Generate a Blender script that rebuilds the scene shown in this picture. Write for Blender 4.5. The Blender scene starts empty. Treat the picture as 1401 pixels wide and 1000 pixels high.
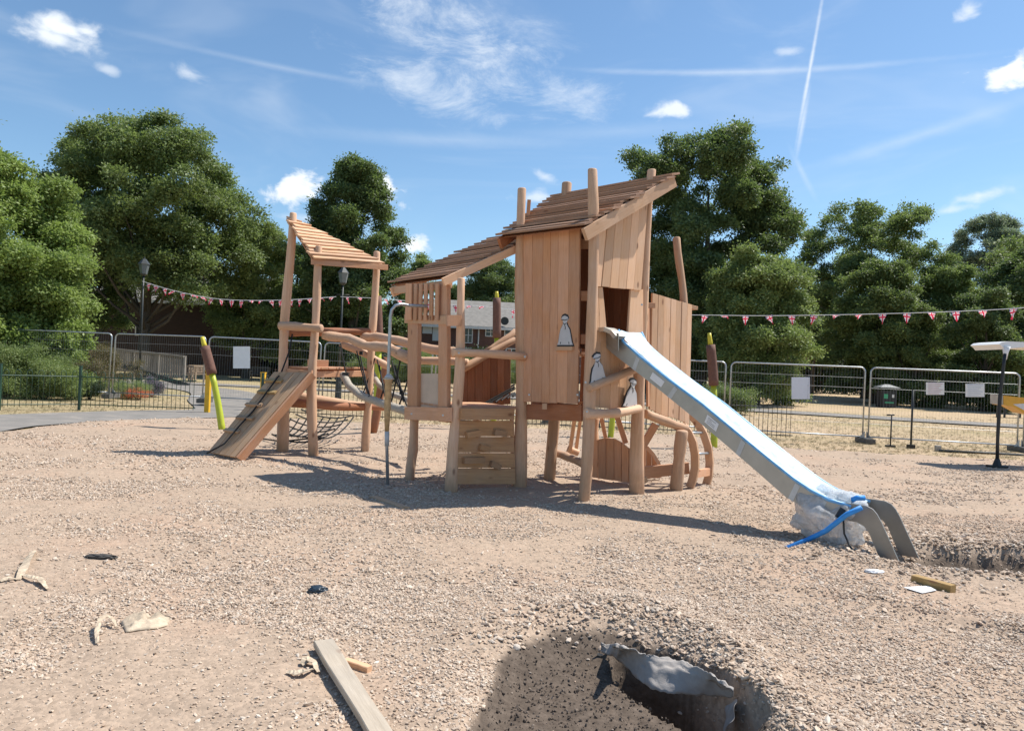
import bpy, bmesh, math, random
import numpy as np
from mathutils import Vector, Matrix, noise as mnoise
random.seed(7); rng = np.random.default_rng(7)
sc = bpy.context.scene
COL = sc.collection
# ------------------------------------------------------------------ camera
F = 1010.0; PITCH = math.atan(2/1010); ROLL = math.radians(2.5); CAMZ = 1.6
fw = Vector((0, math.cos(PITCH), math.sin(PITCH))); r0 = Vector((1,0,0)); u0 = Vector((0,-math.sin(PITCH),math.cos(PITCH)))
UP = u0*math.cos(ROLL) - r0*math.sin(ROLL); RT = r0*math.cos(ROLL) + u0*math.sin(ROLL)
CAM = Vector((0,0,CAMZ))
cd = bpy.data.cameras.new('camera'); cam = bpy.data.objects.new('camera', cd); COL.objects.link(cam)
m = Matrix((RT, UP, -fw)).transposed().to_4x4(); m.translation = CAM; cam.matrix_world = m
cd.sensor_fit = 'HORIZONTAL'; cd.sensor_width = 36; cd.lens = 36*F/1401; cd.clip_end = 2000; cd.clip_start = .05
sc.camera = cam
# ------------------------------------------------------------------ sun, sky, exposure
SUN_DIR = Vector((2.3, 1.0, 4.0)).normalized()
SUN_EL = math.asin(SUN_DIR.z); SUN_AZ = math.atan2(SUN_DIR.x, SUN_DIR.y)
sl = bpy.data.lights.new('sun', 'SUN'); sl.energy = 4.6; sl.angle = math.radians(.53); sl.color = (1, .95, .87)
sun = bpy.data.objects.new('sun', sl); COL.objects.link(sun)
sun.rotation_euler = (-SUN_DIR).to_track_quat('-Z', 'Y').to_euler(); sun.location = (20, 10, 30)
sc.view_settings.view_transform = 'Standard'; sc.view_settings.look = 'None'
sc.view_settings.exposure = 0.5; sc.view_settings.gamma = 1; sc.view_settings.use_curve_mapping = False
def ray(px, py): return fw + RT*((px-700.5)/F) + UP*((500-py)/F)
w = bpy.data.worlds.new("World"); sc.world = w; w.use_nodes = True
w.cycles.sampling_method = 'MANUAL'; w.cycles.sample_map_resolution = 256
nt = w.node_tree; nt.nodes.clear()
def N(t, typ, **kw):
    n = t.nodes.new(typ)
    for k, v in kw.items():
        if k[0] == '_': n.inputs[int(k[1:])].default_value = v
        else: setattr(n, k, v)
    return n
def MATH(t, op, a, b=None, c=None, clamp=False):
    n = t.nodes.new('ShaderNodeMath'); n.operation = op; n.use_clamp = clamp
    for i, v in enumerate((a, b, c)):
        if v is None: continue
        if isinstance(v, (int, float)): n.inputs[i].default_value = v
        else: t.links.new(v, n.inputs[i])
    return n.outputs[0]
sky = N(nt, 'ShaderNodeTexSky', sky_type='NISHITA', sun_disc=False, sun_elevation=SUN_EL, sun_rotation=SUN_AZ, air_density=1.0, dust_density=.4, ozone_density=2.2, altitude=50)
SKY_ST = .105
geo = N(nt, 'ShaderNodeTexCoord')
sep = N(nt, 'ShaderNodeSeparateXYZ'); nt.links.new(geo.outputs['Generated'], sep.inputs[0])
az = MATH(nt, 'ARCTAN2', sep.outputs[0], sep.outputs[1]); el = MATH(nt, 'ARCSINE', sep.outputs[2])
cmb = N(nt, 'ShaderNodeCombineXYZ'); nt.links.new(az, cmb.inputs[0]); nt.links.new(el, cmb.inputs[1])
def noise_node(t, vec, scale, detail=6, rough=.55, dist=0., scl=None, rot=0):
    if scl:
        mp = N(t, 'ShaderNodeMapping'); mp.inputs['Scale'].default_value = scl; mp.inputs['Rotation'].default_value = (0,0,rot)
        t.links.new(vec, mp.inputs[0]); vec = mp.outputs[0]
    n = N(t, 'ShaderNodeTexNoise'); n.inputs['Scale'].default_value = scale; n.inputs['Detail'].default_value = detail
    n.inputs['Roughness'].default_value = rough; n.inputs['Distortion'].default_value = dist
    t.links.new(vec, n.inputs['Vector']); return n.outputs['Fac']
puff = noise_node(nt, cmb.outputs[0], 26, 5, .55, .3, (1,1.5,1))
wisp = noise_node(nt, cmb.outputs[0], 8, 7, .72, .5, (1,2.2,1), -.4)
wide = noise_node(nt, cmb.outputs[0], 3.0, 4, .6, 1.0, (1,3.2,1), -.1)
def cloud(px, py, rx, ry, ang=0, dens=1, soft=.5, k=1.4, tex=None):
    d = ray(px, py).normalized(); a = math.atan2(d.x, d.y); e = math.asin(d.z)
    mp = N(nt, 'ShaderNodeMapping', vector_type='TEXTURE')
    mp.inputs['Location'].default_value = (a, e, 0); mp.inputs['Rotation'].default_value = (0,0,math.radians(-ang))
    mp.inputs['Scale'].default_value = (rx/F, ry/F, 1)
    nt.links.new(cmb.outputs[0], mp.inputs[0])
    ln = N(nt, 'ShaderNodeVectorMath', operation='LENGTH'); nt.links.new(mp.outputs[0], ln.inputs[0])
    nz = MATH(nt, 'MULTIPLY', MATH(nt, 'SUBTRACT', tex or puff, .5), k*2)
    v = MATH(nt, 'ADD', ln.outputs['Value'], nz)
    mr = N(nt, 'ShaderNodeMapRange', interpolation_type='SMOOTHSTEP'); nt.links.new(v, mr.inputs[0])
    mr.inputs[1].default_value = 1.05; mr.inputs[2].default_value = 1.05-soft*1.4; mr.inputs[3].default_value = 0; mr.inputs[4].default_value = dens
    return mr.outputs[0]
cl = []
for a in [(84,40,60,17,6,1.0,.8), (78,52,42,15,0,.9,.8), (120,44,26,14,0,.9,.7), (146,96,14,7,0,.5,.8), (262,102,30,10,10,.55,.9), (305,248,20,7,4,.75,.7),
          (400,262,42,20,-20,1.0,.4), (528,262,30,17,30,1.0,.4), (568,333,27,12,3,1.0,.5), (918,153,34,13,-4,.85,.7),
          (1374,104,34,19,-4,1.0,.45), (1326,15,18,12,-20,.75,.7), (1340,268,30,9,-6,.7,.9), (1300,287,30,7,-6,.5,.9), (745,242,22,8,20,.6,.9),
          (736,270,30,12,0,.65,.9), (1078,71,26,6,0,.45,.9), (420,300,50,8,0,.4,.9), (45,300,30,12,0,.8,.7)]: cl.append(cloud(*a))
for a in [(665,75,165,58,24,.72,1.4), (575,122,125,34,14,.62,1.4), (640,150,90,22,8,.55,1.4), (607,20,22,60,-8,.45,1.2), (770,130,100,42,20,.5,1.4), (700,40,90,34,10,.35,1.4)]:
    cl.append(cloud(*a, k=2.3, tex=wisp))
for a in [(1109,90,130,3.6,-81.5,.85,1.0), (1097,175,60,5,-82,.55,1.0), (1097,235,45,6,62,.28,1.0), (1010,99,330,6,2.2,.42,1.1),
          (1260,185,190,11,-13,.30,1.2), (380,92,240,6,2,.28,1.2), (620,192,260,14,-2,.3,1.3), (850,180,200,16,-3,.25,1.3)]:
    cl.append(cloud(*a, k=.5, tex=wisp))
acc = cl[0]
for c in cl[1:]: acc = MATH(nt, 'MAXIMUM', acc, c)
wm = N(nt, 'ShaderNodeMapRange', interpolation_type='SMOOTHSTEP'); nt.links.new(wide, wm.inputs[0])
wm.inputs[1].default_value = .46; wm.inputs[2].default_value = .9; wm.inputs[4].default_value = .22
acc = MATH(nt, 'ADD', acc, wm.outputs[0], clamp=True)
above = N(nt, 'ShaderNodeMapRange'); nt.links.new(el, above.inputs[0]); above.inputs[1].default_value = 0.0; above.inputs[2].default_value = .1
acc = MATH(nt, 'MULTIPLY', acc, above.outputs[0])
tint = N(nt, 'ShaderNodeMix', data_type='RGBA', blend_type='MULTIPLY'); tint.inputs[0].default_value = 1
nt.links.new(sky.outputs[0], tint.inputs[6]); tint.inputs[7].default_value = (.88, 1.02, 1.06, 1)
mx = N(nt, 'ShaderNodeMix', data_type='RGBA'); nt.links.new(acc, mx.inputs[0]); nt.links.new(tint.outputs[2], mx.inputs[6])
mx.inputs[7].default_value = (6.8, 7.2, 7.6, 1)
bg = N(nt, 'ShaderNodeBackground'); bg.inputs['Strength'].default_value = SKY_ST
wo = N(nt, 'ShaderNodeOutputWorld'); nt.links.new(mx.outputs[2], bg.inputs[0]); nt.links.new(bg.outputs[0], wo.inputs[0])

# ------------------------------------------------------------------ numeric helpers
def vnoise(x, y, seed=0):
    x = np.asarray(x, float); y = np.asarray(y, float)
    xi = np.floor(x).astype(np.int64); yi = np.floor(y).astype(np.int64); xf = x-xi; yf = y-yi
    def h(a, b):
        n = (a*374761393 + b*668265263 + seed*1442695041) & 0xffffffff
        n = ((n ^ (n >> 13))*1274126177) & 0xffffffff
        return ((n ^ (n >> 16)) & 0xffff)/65535.0
    u = xf*xf*(3-2*xf); v = yf*yf*(3-2*yf)
    return (h(xi,yi)*(1-u)+h(xi+1,yi)*u)*(1-v) + (h(xi,yi+1)*(1-u)+h(xi+1,yi+1)*u)*v
def fbm(x, y, o=4, seed=0):
    s = 0; a = .5; f = 1
    for i in range(o): s = s + a*vnoise(x*f+17*i, y*f-9*i, seed+i); a *= .5; f *= 2.03
    return s
def sstep(a, b, x):
    t = np.clip((x-a)/(b-a), 0, 1); return t*t*(3-2*t)
def lawnz(x, y):   # park lawn climbs gently towards the right-hand distance
    return np.clip(np.asarray(y)-21, 0, 60)*.013*sstep(-8, 10, np.asarray(x))
def G(px, py, z=0.0):
    d = ray(px, py); t = (z-CAMZ)/d.z; p = CAM + d*t; return Vector((p.x, p.y, z))
def P(px, py, D): d = ray(px, py); return CAM + d*(D/d.y)
def GL(px, py):    # ground point on the sloping lawn
    z = 0
    for i in range(12): p = G(px, py, z); z = float(lawnz(p.x, p.y))
    return Vector((p.x, p.y, z))

# ------------------------------------------------------------------ object helpers
W = {}
def link(o, parent=None, mat=None):
    COL.objects.link(o); M = mat or Matrix.Identity(4)
    if parent is not None:
        o.parent = parent; o.matrix_basis = W[parent.name].inverted() @ M
    else: o.matrix_basis = M
    W[o.name] = M
    return o
def tag(o, label=None, cat=None, group=None, kind=None):
    if label: o['label'] = label
    if cat: o['category'] = cat
    if group: o['group'] = group
    if kind: o['kind'] = kind
    return o
def empty(name, loc, label, cat, group=None, rz=0):
    o = bpy.data.objects.new(name, None); o.empty_display_size = .2
    M = Matrix.Translation(loc) @ Matrix.Rotation(rz, 4, 'Z')
    link(o, None, M); return tag(o, label, cat, group)
def mesh(name, verts, faces, mats, parent=None, M=None, smooth=False, fm=None):
    me = bpy.data.meshes.new(name); me.from_pydata([tuple(v) for v in verts], [], faces)
    for mm in (mats if isinstance(mats, (list, tuple)) else [mats]): me.materials.append(mm)
    if fm is not None: me.polygons.foreach_set('material_index', fm)
    if smooth: me.polygons.foreach_set('use_smooth', [True]*len(me.polygons))
    me.update()
    return link(bpy.data.objects.new(name, me), parent, M)
class MB:
    """collects simple solids of one part"""
    def __init__(s): s.v = []; s.f = []; s.m = []
    def add(s, v, f, mi=0):
        b = len(s.v); s.v += [tuple(q) for q in v]; s.f += [tuple(i+b for i in q) for q in f]; s.m += [mi]*len(f)
    def box(s, c, sz, M=None, mi=0):
        c = Vector(c); x, y, z = [q/2 for q in sz]
        v = [Vector((i*x, j*y, k*z)) for k in (-1,1) for j in (-1,1) for i in (-1,1)]
        v = [(M @ q if M else q) + c for q in v]
        s.add(v, [(0,2,3,1),(4,5,7,6),(0,1,5,4),(2,6,7,3),(0,4,6,2),(1,3,7,5)], mi)
    def tube(s, pts, r, n=6, mi=0, cap=True):
        pts = [Vector(p) for p in pts]; rr = r if isinstance(r, (list, tuple)) else [r]*len(pts)
        V = []; prev = None
        for i, p in enumerate(pts):
            d = (pts[min(i+1,len(pts)-1)] - pts[max(i-1,0)]).normalized()
            if prev is None:
                a = Vector((0,0,1)) if abs(d.z) < .9 else Vector((1,0,0)); x = d.cross(a).normalized()
            else: x = (prev - d*prev.dot(d)).normalized()
            prev = x; y = d.cross(x)
            V += [p + (x*math.cos(2*math.pi*k/n) + y*math.sin(2*math.pi*k/n))*rr[i] for k in range(n)]
        Fc = [(i*n+k, i*n+(k+1)%n, (i+1)*n+(k+1)%n, (i+1)*n+k) for i in range(len(pts)-1) for k in range(n)]
        if cap: Fc += [tuple(range(n))[::-1], tuple(range((len(pts)-1)*n, len(pts)*n))]
        s.add(V, Fc, mi)
    def build(s, name, mats, parent=None, M=None, smooth=False):
        return mesh(name, s.v, s.f, mats, parent, M, smooth, s.m)
def frame(p, zdir, xhint=None):
    z = Vector(zdir).normalized()
    xh = Vector(xhint) if xhint is not None else (Vector((1,0,0)) if abs(z.x) < .9 else Vector((0,1,0)))
    x = (xh - z*xh.dot(z)).normalized(); y = z.cross(x)
    M = Matrix((x, y, z)).transposed().to_4x4(); M.translation = Vector(p); return M
def dup(root, loc, rz=0, label=None):
    def cp(o, par, M):
        c = o.copy(); COL.objects.link(c); c.parent = par; W[c.name] = M
        for ch in list(o.children): 
            if ch is not c: cp(ch, c, M @ ch.matrix_basis)
        return c
    M = Matrix.Translation(loc) @ Matrix.Rotation(rz, 4, 'Z')
    c = cp(root, None, M); c.matrix_basis = M
    if label: c['label'] = label
    return c

# ------------------------------------------------------------------ materials
def newmat(name):
    mt = bpy.data.materials.new(name); mt.use_nodes = True; t = mt.node_tree
    return mt, t, t.nodes['Principled BSDF']
def ramp(t, fac, stops):
    r = N(t, 'ShaderNodeValToRGB'); e = r.color_ramp.elements
    while len(e) > 1: e.remove(e[-1])
    e[0].position = stops[0][0]; e[0].color = (*stops[0][1], 1)
    for p, c in stops[1:]: q = e.new(p); q.color = (*c, 1)
    t.links.new(fac, r.inputs[0]); return r.outputs[0]
def mixc(t, fac, a, b, mode='MIX'):
    n = N(t, 'ShaderNodeMix', data_type='RGBA', blend_type=mode)
    for i, v in ((0, fac), (6, a), (7, b)):
        if isinstance(v, (int, float)): n.inputs[i].default_value = v
        elif isinstance(v, tuple): n.inputs[i].default_value = (*v[:3], 1)
        else: t.links.new(v, n.inputs[i])
    return n.outputs[2]
def bump(t, h, b, strength=.4, dist=.01):
    n = N(t, 'ShaderNodeBump'); n.inputs['Strength'].default_value = strength; n.inputs['Distance'].default_value = dist
    t.links.new(h, n.inputs['Height']); t.links.new(n.outputs[0], b.inputs['Normal'])
def plain(name, c, rough=.6, metal=0, var=.15, vs=8, bs=.1, spec=.5):
    mt, t, b = newmat(name); tc = N(t, 'ShaderNodeTexCoord')
    n = noise_node(t, tc.outputs['Object'], vs, 6, .6)
    lo = tuple(q*(1-var) for q in c); hi = tuple(min(1, q*(1+var)) for q in c)
    t.links.new(ramp(t, n, [(.3, lo), (.7, hi)]), b.inputs['Base Color'])
    b.inputs['Roughness'].default_value = rough; b.inputs['Metallic'].default_value = metal
    b.inputs['Specular IOR Level'].default_value = spec
    if bs: bump(t, n, b, bs, .01)
    return mt
def wood(name, c1, c2, knot=(.2,.09,.045), gs=1.0, rough=.72, dirt=0., dirtc=(.2,.16,.12), weath=.0):
    mt, t, b = newmat(name); tc = N(t, 'ShaderNodeTexCoord'); oi = N(t, 'ShaderNodeObjectInfo')
    add = N(t, 'ShaderNodeVectorMath', operation='ADD'); cx = N(t, 'ShaderNodeCombineXYZ')
    r = MATH(t, 'MULTIPLY', oi.outputs['Random'], 37.); t.links.new(r, cx.inputs[0]); t.links.new(r, cx.inputs[2])
    t.links.new(tc.outputs['Object'], add.inputs[0]); t.links.new(cx.outputs[0], add.inputs[1]); v = add.outputs[0]
    g = noise_node(t, v, 9*gs, 8, .65, .35, (4.5, 4.5, .35))
    fine = noise_node(t, v, 60*gs, 4, .6, 0, (3, 3, .12))
    big = noise_node(t, v, 1.9, 4, .55, .2)
    col = ramp(t, g, [(.28, c2), (.5, tuple((p+q)/2 for p, q in zip(c1, c2))), (.72, c1)])
    col = mixc(t, MATH(t, 'MULTIPLY', fine, .35), col, tuple(q*.55 for q in c2), 'MIX')
    hs = N(t, 'ShaderNodeHueSaturation'); t.links.new(col, hs.inputs['Color'])
    t.links.new(MATH(t, 'ADD', MATH(t, 'MULTIPLY', oi.outputs['Random'], .40), .80), hs.inputs['Value'])
    t.links.new(MATH(t, 'ADD', MATH(t, 'MULTIPLY', big, .5), .78), hs.inputs['Saturation'])
    col = hs.outputs[0]
    vo = N(t, 'ShaderNodeTexVoronoi'); vo.inputs['Scale'].default_value = 3.1
    mp = N(t, 'ShaderNodeMapping'); mp.inputs['Scale'].default_value = (1.6, 1.6, .8); t.links.new(v, mp.inputs[0]); t.links.new(mp.outputs[0], vo.inputs['Vector'])
    kf = N(t, 'ShaderNodeMapRange', interpolation_type='SMOOTHSTEP'); t.links.new(vo.outputs['Distance'], kf.inputs[0])
    kf.inputs[1].default_value = .15; kf.inputs[2].default_value = .04; kf.inputs[4].default_value = .8
    col = mixc(t, kf.outputs[0], col, knot)
    if weath:
        wn = noise_node(t, v, 3.3, 6, .65, .3)
        wf = N(t, 'ShaderNodeMapRange'); t.links.new(wn, wf.inputs[0]); wf.inputs[1].default_value = .42; wf.inputs[2].default_value = .66; wf.inputs[4].default_value = weath
        col = mixc(t, wf.outputs[0], col, dirtc)
    if dirt:   # splashed soil towards the foot of posts
        gp = N(t, 'ShaderNodeNewGeometry'); sp = N(t, 'ShaderNodeSeparateXYZ'); t.links.new(gp.outputs['Position'], sp.inputs[0])
        dn = noise_node(t, v, 14, 5, .6)
        hh = MATH(t, 'SUBTRACT', MATH(t, 'MULTIPLY', dn, .55), sp.outputs[2])
        df = N(t, 'ShaderNodeMapRange'); t.links.new(hh, df.inputs[0]); df.inputs[1].default_value = -.1; df.inputs[2].default_value = .3; df.inputs[4].default_value = dirt
        col = mixc(t, df.outputs[0], col, (.24,.18,.13))
    t.links.new(col, b.inputs['Base Color']); b.inputs['Roughness'].default_value = rough; b.inputs['Specular IOR Level'].default_value = .3
    bump(t, MATH(t, 'ADD', g, MATH(t, 'MULTIPLY', fine, .6)), b, .35, .006)
    return mt
M_log = wood('peeled_larch_log', (.72,.485,.325), (.54,.33,.215), dirt=.45)
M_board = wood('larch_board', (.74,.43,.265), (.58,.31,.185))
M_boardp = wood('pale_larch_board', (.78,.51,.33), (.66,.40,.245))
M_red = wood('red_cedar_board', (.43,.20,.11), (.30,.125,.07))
M_roof = wood('roof_slab', (.54,.33,.215), (.36,.205,.135), weath=.4, dirtc=(.22,.15,.12))
M_grey = wood('muddy_timber', (.56,.38,.24), (.38,.24,.145), weath=.55, dirtc=(.38,.28,.19))
M_oldplank = wood('weathered_plank', (.58,.50,.40), (.42,.35,.27), weath=.5, dirtc=(.36,.31,.25))
M_wallb = wood('climbing_wall_board', (.56,.34,.19), (.40,.225,.125))
M_gold = wood('sawn_timber', (.50,.35,.17), (.36,.23,.10), weath=.3, dirtc=(.3,.23,.14))
M_bench = wood('teak_bench', (.42,.33,.24), (.30,.22,.16))
M_fencewood = wood('grey_paling', (.36,.33,.29), (.24,.21,.18))
M_ply = plain('light_plywood', (.60,.47,.36), .7, var=.1, vs=5)
M_black = plain('black_rope', (.015,.015,.016), .8, var=.4, vs=40)
M_rope = plain('pale_rope', (.40,.36,.30), .85, var=.25, vs=60, bs=.4)
M_galv = plain('galvanised_steel', (.42,.44,.46), .42, .75, var=.2, vs=12, bs=.03)
M_galvw = plain('galvanised_mesh_wire', (.30,.31,.32), .5, .6, var=.2, bs=0)
M_steel = plain('brushed_steel', (.27,.255,.23), .45, .5, var=.12, vs=5, bs=.04)
M_grn = plain('green_fence_paint', (.02,.06,.04), .45, var=.2)
M_dark = plain('dark_metal', (.03,.034,.034), .5, var=.3)
M_lime = plain('lime_stem_paint', (.42,.47,.03), .45, var=.12, vs=5)
M_yel = plain('yellow_tip_paint', (.60,.50,.03), .5, var=.1)
M_brown = plain('brown_band', (.15,.072,.05), .8, var=.2, vs=20)
M_bollard = plain('yellow_post_paint', (.75,.42,.02), .5, var=.12)
M_wht = plain('white_card', (.80,.80,.80), .6, var=.04)
M_blk = plain('black_plastic', (.015,.016,.018), .45, var=.4)
M_conc = plain('concrete', (.12,.115,.105), .9, var=.3, vs=14, bs=.4)
M_blue = plain('blue_foam', (.03,.26,.68), .55, var=.15, vs=20)
M_card = plain('tape_and_card_wrap', (.50,.33,.16), .6, var=.35, vs=16)
M_brick = None

# ------------------------------------------------------------------ scatter node group (templates live in the same mesh)
def scatter_group(nvar):
    g = bpy.data.node_groups.new('scatter', 'GeometryNodeTree')
    g.interface.new_socket('Geometry', in_out='INPUT', socket_type='NodeSocketGeometry'); g.interface.new_socket('Geometry', in_out='OUTPUT', socket_type='NodeSocketGeometry')
    gi = g.nodes.new('NodeGroupInput'); go = g.nodes.new('NodeGroupOutput')
    def attr(n, ty): a = g.nodes.new('GeometryNodeInputNamedAttribute'); a.data_type = ty; a.inputs[0].default_value = n; return a.outputs[0]
    def sepg(i):
        c = g.nodes.new('FunctionNodeCompare'); c.data_type = 'FLOAT'; c.operation = 'EQUAL'; c.inputs[1].default_value = i; c.inputs['Epsilon'].default_value = .1
        g.links.new(attr('tpl', 'FLOAT'), c.inputs[0])
        s = g.nodes.new('GeometryNodeSeparateGeometry'); s.domain = 'POINT'; g.links.new(gi.outputs[0], s.inputs[0]); g.links.new(c.outputs[0], s.inputs[1]); return s.outputs[0]
    j = g.nodes.new('GeometryNodeJoinGeometry')
    for i in range(1, nvar+1):
        k = g.nodes.new('GeometryNodeGeometryToInstance'); g.links.new(sepg(i), k.inputs[0]); g.links.new(k.outputs[0], j.inputs[0])
    ip = g.nodes.new('GeometryNodeInstanceOnPoints'); g.links.new(sepg(0), ip.inputs['Points']); g.links.new(j.outputs[0], ip.inputs['Instance'])
    ip.inputs['Pick Instance'].default_value = True
    rv = g.nodes.new('FunctionNodeRandomValue'); rv.data_type = 'INT'; rv.inputs[4].default_value = 0; rv.inputs[5].default_value = nvar-1
    g.links.new(rv.outputs[2], ip.inputs['Instance Index'])
    er = g.nodes.new('FunctionNodeEulerToRotation'); g.links.new(attr('rot', 'FLOAT_VECTOR'), er.inputs[0]); g.links.new(er.outputs[0], ip.inputs['Rotation'])
    g.links.new(attr('scl', 'FLOAT_VECTOR'), ip.inputs['Scale'])
    g.links.new(ip.outputs[0], go.inputs[0]); return g
SG = {}
def scatter(name, templates, pts, rot, scl, mat, parent=None, M=None):
    """templates: list of (verts, faces); pts (n,3) local, rot (n,3) euler, scl (n,3)"""
    k = len(templates)
    if k not in SG: SG[k] = scatter_group(k)
    V = []; Fc = []; tp = []
    for i, (v, f) in enumerate(templates):
        b = len(V); V += [tuple(q) for q in v]; Fc += [tuple(x+b for x in q) for q in f]; tp += [i+1]*len(v)
    nb = len(V); V = np.concatenate([np.array(V, float), pts]); n = len(V)
    me = bpy.data.meshes.new(name); me.from_pydata([], [], [])
    me = bpy.data.meshes.new(name); me.from_pydata(V.tolist(), [], Fc); me.materials.append(mat)
    a = me.attributes.new('tpl', 'FLOAT', 'POINT'); z = np.zeros(n, 'f'); z[:nb] = tp; a.data.foreach_set('value', z)
    for nm, dat in (('rot', rot), ('scl', scl)):
        a = me.attributes.new(nm, 'FLOAT_VECTOR', 'POINT'); z = np.ones((n,3), 'f'); z[nb:] = dat; a.data.foreach_set('vector', z.ravel())
    o = bpy.data.objects.new(name, me); link(o, parent, M)
    md = o.modifiers.new('scatter', 'NODES'); md.node_group = SG[k]; o['kind'] = 'stuff'
    return o
def euler_from_dirs(d, spin):
    """euler XYZ turning +Z to directions d (n,3), spun"""
    out = np.zeros_like(d)
    # R = Rz(az) Ry(pol) -> euler XYZ (0,pol,az); spin folded into az of template by random x
    out[:,1] = np.arccos(np.clip(d[:,2], -1, 1)); out[:,2] = np.arctan2(d[:,1], d[:,0]); out[:,0] = spin
    return out

# ================================================================== GROUND
PITC = [(-.45,3.15),(-.35,3.9),(-.1,4.45),(.45,4.6),(.95,4.25),(1.2,3.75),(1.15,3.2),(1.0,2.4),(-.3,2.3)]
def PR(x, y): return (np.abs((x-.56)/.68)**2.6 + np.abs((y-3.15)/1.33)**2.6)**(1/2.6)
def pit1(x, y):   # 0..1 inside the big excavation in the foreground
    wob = (fbm(x*2.2, y*2.2, 3, 5)-.45)*.5
    r = PR(x, y) + wob*.3
    return 1-sstep(.72, 1.06, r)
def pit1deep(x, y):
    dx = x-.98; dy = y-3.84; u = dx*.85+dy*.53; v = -dx*.53+dy*.85
    r = np.sqrt((u/.22)**2+(v/.52)**2)
    return 1-sstep(.78, 1.05, r)
def pit2(x, y):
    wob = (fbm(x*2.5, y*2.5, 3, 8)-.45)*.9
    dx = x-4.55; dy = y-6.75
    r = np.sqrt((dx/1.05)**2 + ((dy-.08*dx)/.42)**2) + wob
    return 1-sstep(.55, 1.15, r)
def bound(x, y):  # signed distance-like: >0 inside gravelled play area
    # left kerb arc against the path, far edge by the railings
    b1 = 19.15 + .25*np.sin(x*.3+.4) - y
    xl = np.interp(y, [0,5,8.5,10.5,13,15.5,17,18.5,30], [-6.2,-7.2,-8.2,-9.0,-9.4,-9.2,-8.6,-6.9,-4])
    b2 = x - xl
    b4 = 16.9 - .08*(x-6) - y + 8*(1-sstep(2, 6, x))
    b3 = 17.5 - x
    return np.minimum(np.minimum(b1, b2), np.minimum(b3, b4))
def hgt(x, y):
    x = np.asarray(x, float); y = np.asarray(y, float)
    rough = sstep(.38, .53, fbm(x*.62+5, y*1.1, 4, 41)); h = (fbm(x*.35, y*.35, 3, 1)-.44)*.10 + (fbm(x*1.6, y*1.6, 4, 2)-.46)*.06 + (fbm(x*7, y*7, 3, 3)-.45)*(.012+.028*rough) + (fbm(x*17, y*17, 2, 6)-.4)*.014*rough
    # rim heaps around diggings
    p = pit1(x, y)
    r = PR(x, y)
    h = h + .03*np.exp(-((r-1.25)/.2)**2)*(.35+sstep(.2,.9,x)+.5*sstep(3.8,4.3,y))*(1+fbm(x*5, y*5, 2, 9)) - p*(.09 + .06*np.clip(x+.2,0,1.4)) - .62*pit1deep(x, y)*sstep(0,.12,p)
    h = h + p*(fbm(x*9, y*9, 3, 12)-.45)*.035
    q = pit2(x, y); h = h - .24*q + q*(fbm(x*8, y*8, 3, 13)-.45)*.12
    r2 = np.sqrt(((x-4.55)/1.05)**2+((y-6.75)/.42)**2); h = h + .05*np.exp(-((r2-1.5)/.3)**2)*(.4+fbm(x*4, y*4, 2, 10))
    # tyre ruts right
    rt = np.abs((y-4.9)+(x-3.2)*.35+.2*np.sin(x*2)); h = h - .03*np.exp(-(rt/.07)**2)*sstep(1.6, 2.4, x) + .02*np.exp(-((rt-.16)/.07)**2)*sstep(1.6,2.4,x)
    rt = np.abs((y-8.2)+(x-4.2)*.18); h = h - .03*np.exp(-(rt/.1)**2)*sstep(3.4, 4.4, x)
    flat = sstep(0, 2.0, np.hypot(x, y))   # (camera stands at the origin)
    b = bound(x, y) + (fbm(x*1.3, y*1.3, 3, 20)-.45)*.7
    edge = sstep(-.25, .55, b)
    return h*(.25+.75*edge) + .03*edge - .05*(1-edge) + .02
def soil(x, y):
    p = pit1(x, y); q = pit2(x, y)
    s = np.maximum(sstep(.10, .34, p + (fbm(x*4, y*4, 3, 31)-.45)*.35), sstep(.25, .6, q)*.95)
    st = sstep(.62, .75, fbm(x*.9+3, y*1.5, 4, 33))*.0
    return np.maximum(s, st)
def spacing(segs):
    out = []
    for a, b, s in segs: out += list(np.arange(a, b, s))
    return np.array(out + [segs[-1][1]])
gx = spacing([(-22,-10,1.0),(-10,-5.6,.16),(-5.6,-.7,.055),(-.7,1.5,.03),(1.5,6.4,.055),(6.4,12,.16),(12,20,.8)])
gy = spacing([(-8,1.8,.7),(1.8,2.4,.1),(2.4,4.8,.03),(4.8,10,.055),(10,15,.11),(15,22,.18)])
X, Y = np.meshgrid(gx, gy); Z = hgt(X, Y)
nx, ny = len(gx), len(gy)
V = np.stack([X.ravel(), Y.ravel(), Z.ravel()], 1)
idx = np.arange(nx*ny).reshape(ny, nx)
Q = np.stack([idx[:-1,:-1].ravel(), idx[:-1,1:].ravel(), idx[1:,1:].ravel(), idx[1:,:-1].ravel()], 1)
cxq = V[Q].mean(1); keep = bound(cxq[:,0], cxq[:,1]) > -1.0
Q = Q[keep]
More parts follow.
